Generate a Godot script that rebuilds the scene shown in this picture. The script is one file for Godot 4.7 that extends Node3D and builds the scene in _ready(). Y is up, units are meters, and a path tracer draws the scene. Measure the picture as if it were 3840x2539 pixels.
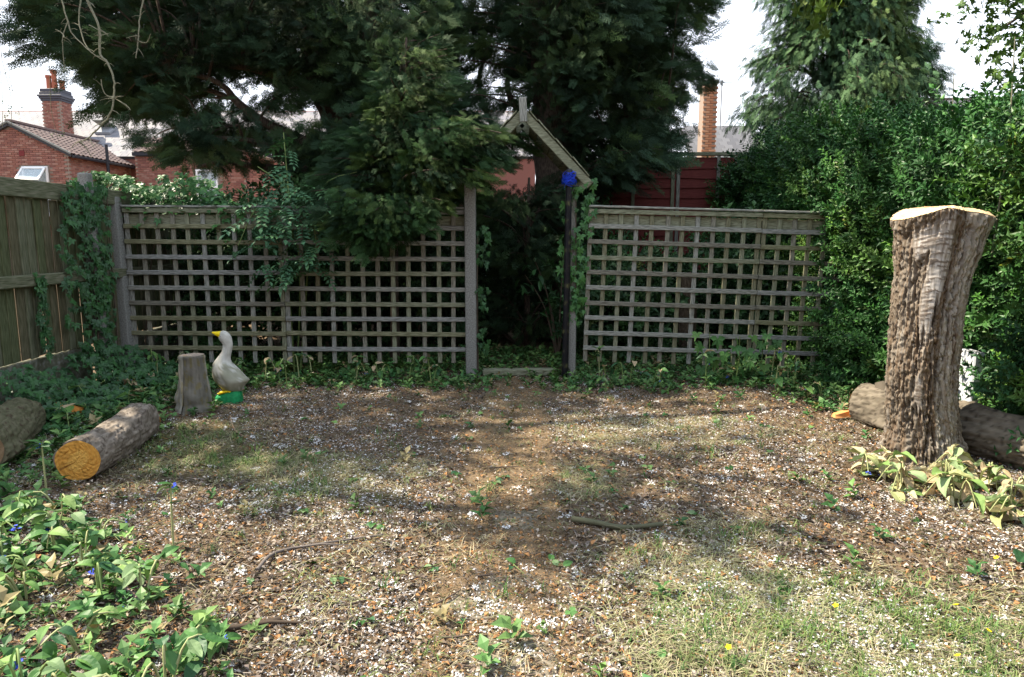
extends Node3D
# A shaded back garden: trellis fence with a gate arch, cypress trees, a privet hedge, cut stumps and logs, brick terraces behind.

var rng := RandomNumberGenerator.new()
var taken := {}
var bump := FastNoiseLite.new()
var patch := FastNoiseLite.new()
var bark_noise := FastNoiseLite.new()

# ---------------------------------------------------------------- mesh builder
class Shape:
	var v := PackedVector3Array()
	var n := PackedVector3Array()
	var c := PackedColorArray()
	var t := PackedInt32Array()

	func tri(a: Vector3, b: Vector3, d: Vector3, col := Color.WHITE) -> void:
		var nn := (d - a).cross(b - a).normalized()
		var k := v.size()
		v.append(a); v.append(b); v.append(d)
		for i in 3:
			n.append(nn); c.append(col); t.append(k + i)

	func tri_out(a: Vector3, b: Vector3, d: Vector3, mid: Vector3, col := Color.WHITE) -> void:
		if (d - a).cross(b - a).dot((a + b + d) / 3.0 - mid) < 0.0:
			tri(a, d, b, col)
		else:
			tri(a, b, d, col)

	func quad_out(a: Vector3, b: Vector3, d: Vector3, e: Vector3, mid: Vector3, col := Color.WHITE) -> void:
		tri_out(a, b, d, mid, col)
		tri_out(a, d, e, mid, col)

	func quad(a: Vector3, b: Vector3, d: Vector3, e: Vector3, col := Color.WHITE) -> void:
		tri(a, b, d, col)
		tri(a, d, e, col)

	# box with chamfered edges
	func box(at: Vector3, size: Vector3, bevel := 0.004, basis := Basis.IDENTITY, col := Color.WHITE) -> void:
		var h := size / 2.0
		var b := minf(bevel, minf(h.x, minf(h.y, h.z)) * 0.6)
		var pt := func(s: Vector3, axis: int) -> Vector3:
			var q := Vector3(h.x - b, h.y - b, h.z - b)
			q[axis] = h[axis]
			return at + basis * (q * s)
		var sg := [-1.0, 1.0]
		for axis in 3:
			var o1 := (axis + 1) % 3
			var o2 := (axis + 2) % 3
			for s in sg:
				var corners := []
				for pq in [[-1.0, -1.0], [1.0, -1.0], [1.0, 1.0], [-1.0, 1.0]]:
					var w := Vector3.ZERO
					w[axis] = s; w[o1] = pq[0]; w[o2] = pq[1]
					corners.append(pt.call(w, axis))
				quad_out(corners[0], corners[1], corners[2], corners[3], at, col)
			for s1 in sg:
				for s2 in sg:
					var w0 := Vector3.ZERO
					w0[axis] = -1.0; w0[o1] = s1; w0[o2] = s2
					var w1 := w0
					w1[axis] = 1.0
					quad_out(pt.call(w0, o1), pt.call(w1, o1), pt.call(w1, o2), pt.call(w0, o2), at, col)
		for sx in sg:
			for sy in sg:
				for sz in sg:
					var s3 := Vector3(sx, sy, sz)
					tri_out(pt.call(s3, 0), pt.call(s3, 1), pt.call(s3, 2), at, col)

	# closed rings -> smooth skin; cols: one PackedColorArray per ring or empty
	func loft(rings: Array, cols := [], cap0 := true, cap1 := true, col := Color.WHITE) -> void:
		var k := v.size()
		var m: int = rings[0].size()
		var mid := Vector3.ZERO
		for r in rings.size():
			for i in m:
				v.append(rings[r][i])
				c.append(cols[r][i] if cols.size() else col)
				mid += rings[r][i]
		mid /= float(rings.size() * m)
		var f := PackedInt32Array()
		var vol := 0.0
		for r in rings.size() - 1:
			for i in m:
				var j := (i + 1) % m
				var a := k + r * m + i
				var b := k + r * m + j
				var d := k + (r + 1) * m + j
				var e := k + (r + 1) * m + i
				f.append_array([a, b, d, a, d, e])
				vol += (v[a] - mid).dot((v[d] - mid).cross(v[b] - mid)) + (v[a] - mid).dot((v[e] - mid).cross(v[d] - mid))
		if vol < 0.0:
			for q in range(0, f.size(), 3):
				var s := f[q + 1]
				f[q + 1] = f[q + 2]
				f[q + 2] = s
		var nn := PackedVector3Array()
		nn.resize(rings.size() * m)
		for q in range(0, f.size(), 3):
			var fn := (v[f[q + 2]] - v[f[q]]).cross(v[f[q + 1]] - v[f[q]])
			for w in 3:
				nn[f[q + w] - k] += fn
		for i in nn.size():
			n.append(nn[i].normalized())
		t.append_array(f)
		for which in 2:
			if (which == 0 and cap0) or (which == 1 and cap1):
				var ring: PackedVector3Array = rings[0] if which == 0 else rings[rings.size() - 1]
				var cc := Vector3.ZERO
				for p in ring:
					cc += p
				cc /= float(m)
				var kc: Color = cols[0 if which == 0 else rings.size() - 1][0] if cols.size() else col
				for i in m:
					tri_out(ring[i], ring[(i + 1) % m], cc, mid, kc)

	func tube(pts: Array, radii: Array, seg := 7, col := Color.WHITE, rough := 0.0, caps := true) -> void:
		var rings := []
		var up := Vector3(0.3, 0.2, 0.93).normalized()
		for i in pts.size():
			var d: Vector3 = (pts[mini(i + 1, pts.size() - 1)] - pts[maxi(i - 1, 0)]).normalized()
			if absf(d.dot(up)) > 0.95:
				up = Vector3(0.9, 0.1, -0.3)
			up = (up - d * up.dot(d)).normalized()
			var side := d.cross(up)
			var ring := PackedVector3Array()
			for j in seg:
				var a := TAU * j / seg
				var rr: float = radii[i] * (1.0 + rough * sin(a * 3.0 + i * 2.1) * cos(i * 1.7 + j))
				ring.append(pts[i] + (up * cos(a) + side * sin(a)) * rr)
			rings.append(ring)
		loft(rings, [], caps, caps, col)

	# a leaf of four faces folded along its midrib
	func leaf(at: Vector3, along: Vector3, face: Vector3, length: float, width: float, fold := 0.25, droop := 0.1, col := Color.WHITE) -> void:
		var d := along.normalized()
		var s := d.cross(face).normalized()
		var u := s.cross(d).normalized()
		var m := at + d * length * 0.45 + u * length * 0.03
		var l := m + s * width * 0.5 + u * width * fold
		var r := m - s * width * 0.5 + u * width * fold
		var e := at + d * length - u * length * droop
		tri(at, m, l, col); tri(m, e, l, col); tri(at, r, m, col); tri(m, r, e, col)

	func mesh() -> ArrayMesh:
		var arr := []
		arr.resize(Mesh.ARRAY_MAX)
		arr[Mesh.ARRAY_VERTEX] = v
		arr[Mesh.ARRAY_NORMAL] = n
		arr[Mesh.ARRAY_COLOR] = c
		arr[Mesh.ARRAY_INDEX] = t
		var am := ArrayMesh.new()
		am.add_surface_from_arrays(Mesh.PRIMITIVE_TRIANGLES, arr)
		return am

# ---------------------------------------------------------------- helpers
func lin(r: float, g: float, b: float) -> Color:
	return Color(r, g, b).linear_to_srgb()

func mat(r: float, g: float, b: float, rough := 0.9, tinted := false, back := 0.0) -> StandardMaterial3D:
	var m := StandardMaterial3D.new()
	m.albedo_color = lin(r, g, b)
	m.roughness = rough
	m.metallic_specular = 0.35
	m.vertex_color_use_as_albedo = tinted
	if back > 0.0:
		m.backlight_enabled = true
		m.backlight = lin(r * back, g * back, b * back)
	return m

func noise_tex(seed_: int, freq: float, stops: Array, cols: Array, oct := 4, size := 512, kind := FastNoiseLite.TYPE_SIMPLEX_SMOOTH) -> NoiseTexture2D:
	var fn := FastNoiseLite.new()
	fn.seed = seed_
	fn.frequency = freq
	fn.noise_type = kind
	fn.fractal_octaves = oct
	var g := Gradient.new()
	g.offsets = PackedFloat32Array(stops)
	var pc := PackedColorArray()
	for q in cols:
		pc.append(lin(q[0], q[1], q[2]))
	g.colors = pc
	var t := NoiseTexture2D.new()
	t.width = size
	t.height = size
	t.seamless = true
	t.noise = fn
	t.color_ramp = g
	return t

func grained(tex: Texture2D, scale: Vector3, rough := 0.9, relief := 0.0, tinted := false) -> StandardMaterial3D:
	var m := StandardMaterial3D.new()
	m.albedo_texture = tex
	m.uv1_triplanar = true
	m.uv1_world_triplanar = true
	m.uv1_scale = scale
	m.roughness = rough
	m.metallic_specular = 0.3
	m.vertex_color_use_as_albedo = tinted
	if relief > 0.0:
		m.heightmap_enabled = true
		m.heightmap_texture = tex
		m.heightmap_scale = relief
	return m

func tinted_copy(m: StandardMaterial3D, r: float, g: float, b: float) -> StandardMaterial3D:
	var k: StandardMaterial3D = m.duplicate()
	k.albedo_color = lin(r, g, b)
	return k

func numbered(called: String) -> String:
	if not taken.has(called):
		taken[called] = 0
		return called
	taken[called] += 1
	return "%s_%03d" % [called, taken[called]]

func tag(o: Node3D, label: String, category: String, group := "", kind := "") -> void:
	if label: o.set_meta("label", label)
	if category: o.set_meta("category", category)
	if group: o.set_meta("group", group)
	if kind: o.set_meta("kind", kind)

func thing(called: String, label: String, category: String, at := Vector3.ZERO, turn := 0.0, group := "") -> Node3D:
	var o := Node3D.new()
	o.name = numbered(called)
	add_child(o)
	o.position = at
	o.rotation.y = turn
	tag(o, label, category, group)
	return o

func part(parent: Node3D, called: String, mesh: Mesh, m: Material, at := Transform3D.IDENTITY) -> MeshInstance3D:
	var o := MeshInstance3D.new()
	o.name = numbered(called) if parent == self else called
	o.mesh = mesh
	o.material_override = m
	o.transform = at
	parent.add_child(o, true)
	return o

func many(parent: Node3D, called: String, mesh: Mesh, m: Material, where: Array, tint := PackedColorArray(), stuff := true) -> MultiMeshInstance3D:
	var mm := MultiMesh.new()
	mm.transform_format = MultiMesh.TRANSFORM_3D
	mm.use_colors = tint.size() > 0
	mm.mesh = mesh
	mm.instance_count = where.size()
	for i in where.size():
		mm.set_instance_transform(i, where[i])
		if tint.size():
			mm.set_instance_color(i, tint[i])
	var o := MultiMeshInstance3D.new()
	o.name = numbered(called) if parent == self else called
	o.multimesh = mm
	o.material_override = m
	parent.add_child(o, true)
	if stuff: o.set_meta("kind", "stuff")
	return o

# alike pieces of one thing: the first ones are parts of their own, the rest one part
func pieces(parent: Node3D, called: String, mesh: Mesh, ms: Array, where: Array, most := 300, rest := "") -> void:
	for i in mini(most, where.size()):
		part(parent, called, mesh, ms[i * 7 % ms.size()], where[i])
	if where.size() > most:
		var by := []
		for k in ms.size(): by.append([])
		for i in range(most, where.size()): by[rng.randi() % ms.size()].append(where[i])
		for k in ms.size():
			if by[k].size(): many(parent, rest if rest else called, mesh, ms[k], by[k])

func rnd(a: float, b: float) -> float:
	return rng.randf_range(a, b)

func toward(d: Vector3, roll := 0.0, s := 1.0) -> Basis:   # local y runs along d
	var y := d.normalized()
	var ref := Vector3(0, 0, 1) if absf(y.z) < 0.9 else Vector3(1, 0, 0)
	var x := y.cross(ref).normalized().rotated(y, roll)
	return Basis(x * s, y * s, x.cross(y) * s)

func leaning(yaw: float, pitch: float, roll := 0.0, s := 1.0) -> Basis:   # local z runs forward and up by pitch
	return (Basis(Vector3.UP, yaw) * Basis(Vector3.RIGHT, -pitch) * Basis(Vector3.BACK, roll)).scaled(Vector3(s, s, s))

func shade(col: Color, a: float, b: float) -> Color:
	var k := rnd(a, b)
	return Color(col.r * k, col.g * k, col.b * k)

func smooth_path(pts: Array, sub := 4) -> Array:
	var out := []
	for i in pts.size() - 1:
		var p0: Vector3 = pts[maxi(i - 1, 0)]
		var p1: Vector3 = pts[i]
		var p2: Vector3 = pts[i + 1]
		var p3: Vector3 = pts[mini(i + 2, pts.size() - 1)]
		for s in sub:
			out.append(p1.cubic_interpolate(p2, p0, p3, float(s) / sub))
	out.append(pts[pts.size() - 1])
	return out

func taper(count: int, a: float, b: float) -> Array:
	var out := []
	for i in count:
		out.append(lerpf(a, b, float(i) / (count - 1)))
	return out

func ground_at(x: float, z: float) -> float:
	return 0.012 * bump.get_noise_2d(x * 110.0, z * 110.0) + 0.035 * bump.get_noise_2d(x * 14.0, z * 14.0)

func on_ground(x: float, z: float, up := 0.0) -> Vector3:
	return Vector3(x, ground_at(x, z) + up, z)

# what lies on the ground at a place: x path, y straw, z green grass (0..1 each)
func soil(x: float, z: float) -> Vector3:
	var e := patch.get_noise_2d(x * 40.0, z * 40.0) * 0.35
	var e2 := patch.get_noise_2d(x * 90.0 + 50.0, z * 90.0) * 0.3
	var mid := lerpf(-0.06, 0.02, clampf((-z - 2.0) / 4.5, 0, 1))
	var half := lerpf(0.22, 0.2, clampf((-z - 2.0) / 4.5, 0, 1))
	var path := clampf(1.0 - (absf(x - mid) - half) / 0.14 + e, 0, 1) * clampf((7.6 + z) * 2.0, 0, 1)
	var straw := 0.0
	for q in [[1.1, -4.9, 1.0, 0.5], [0.75, -2.55, 0.45, 0.55], [-1.15, -4.1, 0.8, 0.3], [0.42, -3.9, 0.22, 0.4], [1.0, -3.1, 0.4, 0.2]]:
		straw = maxf(straw, 1.15 - Vector2((x - q[0]) / q[2], (z - q[1]) / q[3]).length() + e + e2)
	var grass := 0.0
	for q in [[1.45, -2.3, 0.95, 0.5], [-1.75, -4.2, 0.8, 0.45], [-1.2, -3.75, 0.5, 0.3], [1.9, -2.0, 1.3, 0.5], [-2.6, -4.6, 0.9, 0.7]]:
		grass = maxf(grass, 1.2 - Vector2((x - q[0]) / q[2], (z - q[1]) / q[3]).length() + e + e2)
	return Vector3(path, clampf(straw, 0, 1) * (1.0 - path), clampf(grass, 0, 1) * (1.0 - path))

# ---------------------------------------------------------------- plant meshes
func spray_shape(fine := true, thick := 0.014) -> Shape:   # flat feathery cypress spray of unit length along y
	var s := Shape.new()
	var count := 9 if fine else 7
	s.tri(Vector3(-0.01, 0, 0), Vector3(0.01, 0, 0), Vector3(0, 1, -0.06))
	for i in count:
		var f := 0.08 + 0.86 * i / count
		for sd in [-1.0, 1.0]:
			var f2: float = f + (0.045 if sd > 0 else 0.0)
			var p := Vector3(0, f2, -0.06 * f2 * f2)
			var a := rnd(0.42, 0.66)
			var d := Vector3(sd * sin(a), cos(a), rnd(-0.3, 0.1)).normalized()
			var l := (0.36 * (1.0 - f) + 0.1) * rnd(0.75, 1.15)
			var w := d.cross(Vector3(0, 0, 1)).normalized() * thick
			s.tri(p - w, p + w, p + d * l)
			for k in 2:
				var q := p + d * l * (0.35 + 0.35 * k)
				for s2 in ([-1.0, 1.0] if fine else [-sd]):
					var dd := d.rotated(Vector3(0, 0, 1), s2 * 0.55)
					var w2 := dd.cross(Vector3(0, 0, 1)).normalized() * thick
					s.tri(q - w2, q + w2, q + dd * l * (0.45 - 0.1 * k) + Vector3(0, 0, rnd(-0.03, 0.03)))
	return s

# copies of a shape, each with its own place and tint, joined into one mesh
func baked(kinds: Array, where: Array, tint: PackedColorArray) -> ArrayMesh:
	var v := PackedVector3Array()
	var n := PackedVector3Array()
	var c := PackedColorArray()
	var flat := []
	for k in kinds:
		var vv := PackedVector3Array()
		var nn := PackedVector3Array()
		var cc := PackedColorArray()
		for i in k.t:
			vv.append(k.v[i]); nn.append(k.n[i]); cc.append(k.c[i])
		flat.append([vv, nn, cc])
	for i in where.size():
		var t: Transform3D = where[i]
		var f: Array = flat[i % flat.size()]
		v.append_array(t * f[0])
		n.append_array(Transform3D(t.basis.orthonormalized(), Vector3.ZERO) * f[1])
		var cc := PackedColorArray()
		cc.resize(f[0].size())
		cc.fill(tint[i])
		c.append_array(cc)
	var arr := []
	arr.resize(Mesh.ARRAY_MAX)
	arr[Mesh.ARRAY_VERTEX] = v
	arr[Mesh.ARRAY_NORMAL] = n
	arr[Mesh.ARRAY_COLOR] = c
	var am := ArrayMesh.new()
	am.add_surface_from_arrays(Mesh.PRIMITIVE_TRIANGLES, arr)
	return am

# a bough of cypress sprays: centre at the origin, growing along +z
func bough_mesh(per: int, size: float, reach: Vector3, sag: float) -> ArrayMesh:
	var kinds := [spray_shape(), spray_shape(), spray_shape(), spray_shape()]
	var where := []
	var tint := PackedColorArray()
	for k in per:
		var f := rnd(-1.0, 1.0)
		var lat := rnd(-1, 1) * (1.0 - 0.5 * maxf(f, 0.0))
		var at := Vector3(lat * reach.z, rnd(-1, 1) * reach.y * (1.0 - 0.4 * absf(f)) - 0.14 * f * f, f * reach.x)
		var d := Vector3(lat * 0.9 + rnd(-0.35, 0.35), -rnd(sag - 0.4, sag + 0.5), 0.8 + 0.4 * f)
		where.append(Transform3D(toward(d, rnd(-0.7, 0.7) + (PI if rng.randf() < 0.5 else 0.0), size * rnd(0.6, 1.25)), at))
		var g := rnd(0.5, 0.9)
		tint.append(Color(g, g, g * 0.95) if rng.randf() < 0.8 else Color(1, 0.95, 0.7))
	return baked(kinds, where, tint)

# a cushion of leafy twigs about one metre across, growing out of the origin
func clump_mesh(kinds: Array, count: int, size: Vector3, aim: Vector3, s0: float, s1: float) -> ArrayMesh:
	var where := []
	var tint := PackedColorArray()
	for k in count:
		var u := Vector3(rng.randfn(), rng.randfn(), rng.randfn()).normalized() * pow(rng.randf(), 0.4)
		where.append(Transform3D(toward(u * 0.6 + aim + Vector3(rnd(-0.5, 0.5), rnd(-0.5, 0.5), rnd(-0.5, 0.5)), rnd(0, TAU), rnd(s0, s1)), u * size))
		var g := rnd(0.55, 0.85)
		tint.append(Color(g, g, g) if rng.randf() < 0.72 else Color(1.0, 1.0, 0.75) if rng.randf() < 0.9 else Color(1.0, 0.6, 0.35))
	return baked(kinds, where, tint)

func sprig_shape(leaves: int, length: float, leaf_l: float, leaf_w: float, spread := 0.9, opposite := true, droop := 0.15) -> Shape:
	var s := Shape.new()
	s.tube([Vector3.ZERO, Vector3(0.01, length * 0.5, 0), Vector3(0, length, 0.01)], [length * 0.009, length * 0.007, length * 0.003], 3, Color(0.35, 0.3, 0.2), 0.0, false)
	for i in leaves:
		var pair := i / 2 if opposite else i
		var f := (0.12 + 0.85 * pair / (leaves / 2.0 if opposite else float(leaves)))
		var ang := (pair * PI / 2.0 if opposite else pair * 2.4) + (PI if opposite and i % 2 else 0.0) + rnd(-0.3, 0.3)
		var out := Vector3(cos(ang), 0, sin(ang))
		var d := (out * spread + Vector3.UP * (1.0 - spread * 0.5 + f * 0.5)).normalized()
		var k := rnd(0.75, 1.15) * (1.0 - 0.35 * maxf(0.0, f - 0.6))
		s.leaf(Vector3(0, f * length, 0), d, Vector3.UP + out * -0.2 + Vector3(rnd(-0.3, 0.3), 0, rnd(-0.3, 0.3)), leaf_l * k, leaf_w * k, rnd(0.08, 0.3), droop, Color(1, 1, 1) * rnd(0.7, 1.0))
	return s

func ivy_mesh(lobes := 5) -> ArrayMesh:
	return ivy_shape(lobes).mesh()

func ivy_shape(lobes := 5) -> Shape:   # lobed leaf about 1 across, stalk end at origin, hanging along -y, facing +z
	var s := Shape.new()
	var pts := []
	var angles := [-150.0, -118.0, -95.0, -62.0, -40.0, -20.0, 0.0, 20.0, 40.0, 62.0, 95.0, 118.0, 150.0]
	var radii := [0.25, 0.42, 0.55, 0.36, 0.68, 0.42, 0.95, 0.42, 0.68, 0.36, 0.55, 0.42, 0.25]
	for i in angles.size():
		var a: float = deg_to_rad(angles[i])
		var rr: float = radii[i] * (1.0 if lobes == 5 else 0.85 + 0.15 * cos(a * 2.0)) * rnd(0.92, 1.08)
		pts.append(Vector3(sin(a) * rr, -cos(a) * rr - 0.05, -0.22 * rr * rr + absf(sin(a)) * 0.1))
	for i in pts.size() - 1:
		s.tri(Vector3(0, -0.06, 0.03), pts[i], pts[i + 1], Color(1, 1, 1) * rnd(0.8, 1.0))
	return s

func ovate_mesh(width: float, arch: float, twist: float, wave: float, curl := 0.0) -> ArrayMesh:   # broad leaf of unit length along +z
	var rows := 9
	var s := Shape.new()
	var cols := [-1.0, -0.5, 0.0, 0.5, 1.0]
	var grid := []
	for i in rows:
		var f := float(i) / (rows - 1)
		var hw := width * 0.5 * pow(sin(PI * pow(f, 0.72)), 0.8) + 0.006
		var line := []
		for q in cols:
			var y: float = arch * (f - f * f * 1.6) + absf(q) * hw * (0.3 + curl) + wave * sin(f * 14.0 + q * 2.5) * absf(q)
			var p := Vector3(q * hw * (1.0 - curl * 0.4), y, f)
			line.append(p.rotated(Vector3(0, 0, 1), twist * f))
		grid.append(line)
	for i in rows - 1:
		for j in 4:
			s.quad(grid[i][j], grid[i][j + 1], grid[i + 1][j + 1], grid[i + 1][j])
	return s.mesh()

func blade_tuft(count: int, h: float, lean: float, w: float, flat := 0.0) -> Shape:
	var s := Shape.new()
	for i in count:
		var a := rnd(0, TAU)
		var o := Vector3(cos(a), 0, sin(a))
		var b := Vector3(rnd(-0.3, 0.3) * h, 0, rnd(-0.3, 0.3) * h) * (1.0 if flat == 0.0 else 3.2) + Vector3(0, 0.008 if flat > 0.0 else 0.0, 0)
		var sd := o.cross(Vector3.UP) * w * 0.5
		var hh := h * rnd(0.5, 1.1)
		var l := lean * rnd(0.4, 1.4)
		var m := b + Vector3.UP * hh * (0.6 - 0.5 * flat) + o * hh * l * 0.4
		var e := b + Vector3.UP * hh * maxf(0.05, 1.0 - l * 0.6 - flat) + o * hh * l * 1.1 + Vector3(rnd(-0.1, 0.1), 0, rnd(-0.1, 0.1)) * h
		var k := Color(1, 1, 1) * rnd(0.55, 1.0)
		s.tri(b - sd, b + sd, m - sd * 0.8, k); s.tri(b + sd, m + sd * 0.8, m - sd * 0.8, k); s.tri(m - sd * 0.8, m + sd * 0.8, e, k)
	return s

# ---------------------------------------------------------------- materials made once
var M := {}

func make_materials() -> void:
	var grey_wood := noise_tex(11, 0.02, [0.0, 0.35, 0.6, 1.0], [[0.085, 0.088, 0.078], [0.185, 0.188, 0.165], [0.28, 0.282, 0.25], [0.37, 0.372, 0.335]], 5)
	var green_wood := noise_tex(12, 0.02, [0.0, 0.35, 0.65, 1.0], [[0.07, 0.073, 0.048], [0.16, 0.166, 0.11], [0.23, 0.24, 0.165], [0.32, 0.325, 0.245]], 5)
	M.rail = grained(grey_wood, Vector3(0.9, 9, 9), 0.9, 0.15)
	M.rail_green = grained(green_wood, Vector3(0.9, 9, 9), 0.9, 0.15)
	M.batten = grained(grey_wood, Vector3(9, 0.9, 9), 0.9, 0.15)
	M.batten_green = grained(green_wood, Vector3(9, 0.9, 9), 0.9, 0.15)
	M.rails = [M.rail, M.rail_green, tinted_copy(M.rail, 0.7, 0.66, 0.6), tinted_copy(M.rail_green, 0.95, 0.9, 0.8), tinted_copy(M.rail, 0.95, 0.95, 1.0)]
	M.battens = [M.batten_green, M.batten, tinted_copy(M.batten, 0.8, 0.76, 0.68), tinted_copy(M.batten_green, 0.85, 0.8, 0.75)]
	var plank := noise_tex(13, 0.018, [0.0, 0.4, 0.7, 1.0], [[0.06, 0.06, 0.038], [0.11, 0.12, 0.07], [0.17, 0.17, 0.115], [0.25, 0.23, 0.18]], 5)
	M.plank = grained(plank, Vector3(7, 0.6, 7), 0.9, 0.15)
	M.planks = [M.plank, tinted_copy(M.plank, 0.85, 0.75, 0.7), tinted_copy(M.plank, 0.72, 0.78, 0.62)]
	M.plank_rail = grained(plank, Vector3(7, 7, 0.6), 0.9, 0.15)
	var conc := noise_tex(14, 0.03, [0.0, 0.45, 0.75, 1.0], [[0.12, 0.12, 0.105], [0.203, 0.203, 0.188], [0.247, 0.247, 0.232], [0.315, 0.315, 0.3]], 6)
	M.concrete = grained(conc, Vector3(3, 3, 3), 0.95, 0.2)
	M.red = grained(noise_tex(15, 0.02, [0.0, 0.5, 1.0], [[0.1, 0.026, 0.024], [0.15, 0.036, 0.032], [0.2, 0.06, 0.05]], 5), Vector3(0.6, 6, 6), 0.8)
	M.red_batten = grained(grey_wood, Vector3(6, 0.6, 6), 0.9)
	var bark := noise_tex(16, 0.02, [0.0, 0.4, 0.7, 1.0], [[0.025, 0.018, 0.013], [0.06, 0.045, 0.035], [0.1, 0.08, 0.06], [0.16, 0.13, 0.1]], 5)
	M.bark = grained(bark, Vector3(5, 1.2, 5), 0.95, 0.6)
	M.tinted = mat(1, 1, 1, 0.92, true)
	M.twig = mat(0.09, 0.07, 0.05)
	M.pale_twig = grained(noise_tex(17, 0.05, [0.0, 0.5, 1.0], [[0.08, 0.085, 0.05], [0.17, 0.165, 0.11], [0.3, 0.29, 0.24]], 4, 256), Vector3(9, 9, 9), 0.9)
	M.conifer = mat(1, 1, 1, 0.75, true)
	M.leaf = mat(1, 1, 1, 0.5, true)
	M.leaf.backlight_enabled = true
	M.leaf.backlight = lin(0.05, 0.09, 0.015)
	M.ivy = mat(0.035, 0.1, 0.03, 0.38, false, 0.5)
	M.ivy_b = mat(0.05, 0.14, 0.035, 0.4, false, 0.5)
	M.ivy_c = mat(0.025, 0.07, 0.025, 0.38, false, 0.5)
	M.white = mat(0.8, 0.8, 0.8, 0.4)
	M.pane = mat(0.55, 0.65, 0.7, 0.05)
	M.pane.transparency = BaseMaterial3D.TRANSPARENCY_ALPHA
	M.pane.albedo_color.a = 0.35
	M.curtain = mat(0.6, 0.64, 0.6, 0.9)
	M.dark = mat(0.02, 0.02, 0.025, 0.4)
	M.bricks = [mat(0.24, 0.1, 0.075), mat(0.29, 0.13, 0.1), mat(0.2, 0.085, 0.068), mat(0.32, 0.17, 0.13), mat(0.26, 0.11, 0.08)]
	M.orange_bricks = [mat(0.42, 0.19, 0.1), mat(0.5, 0.26, 0.15), mat(0.36, 0.15, 0.08)]
	M.blue_bricks = [mat(0.06, 0.06, 0.075, 0.6), mat(0.085, 0.085, 0.1, 0.6)]
	M.mortar = mat(0.26, 0.2, 0.16)
	M.slates = [mat(0.17, 0.165, 0.18, 0.7), mat(0.2, 0.19, 0.2, 0.7), mat(0.155, 0.155, 0.17, 0.7), mat(0.21, 0.2, 0.2, 0.7)]
	M.dark_slates = [mat(0.12, 0.12, 0.13, 0.7), mat(0.14, 0.14, 0.15, 0.7), mat(0.1, 0.1, 0.11, 0.7)]
	M.tiles = [mat(0.12, 0.085, 0.08, 0.8), mat(0.15, 0.105, 0.095, 0.8), mat(0.1, 0.075, 0.07, 0.8)]
	M.felt = mat(0.05, 0.05, 0.055)
	M.terracotta = mat(0.3, 0.1, 0.06)
	M.lead = mat(0.25, 0.26, 0.28, 0.6)
	M.cut = grained(noise_tex(18, 0.03, [0.0, 0.5, 1.0], [[0.46, 0.31, 0.16], [0.6, 0.44, 0.26], [0.7, 0.55, 0.36]], 5), Vector3(2, 6, 2), 0.85, 0.2)
	M.blue = mat(0.015, 0.06, 0.6, 0.5)
	M.flower = mat(0.05, 0.09, 0.6, 0.6)
	M.yellow = mat(0.85, 0.62, 0.01, 0.45)
	M.stem = mat(0.17, 0.24, 0.08, 0.6)
	M.pale_stem = mat(0.3, 0.32, 0.15, 0.7)
	M.greens = [mat(0.035, 0.1, 0.025, 0.5, false, 0.6), mat(0.055, 0.14, 0.035, 0.5, false, 0.6), mat(0.03, 0.085, 0.035, 0.5, false, 0.6), mat(0.09, 0.18, 0.045, 0.55, false, 0.6), mat(0.13, 0.2, 0.09, 0.6, false, 0.6)]
	M.wilted = [mat(0.3, 0.32, 0.14, 0.7, false, 0.5), mat(0.42, 0.38, 0.22, 0.75, false, 0.4), mat(0.15, 0.24, 0.07, 0.6, false, 0.6), mat(0.36, 0.28, 0.17, 0.8, false, 0.3), mat(0.22, 0.3, 0.15, 0.65, false, 0.5), mat(0.48, 0.43, 0.28, 0.8, false, 0.3)]

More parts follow.
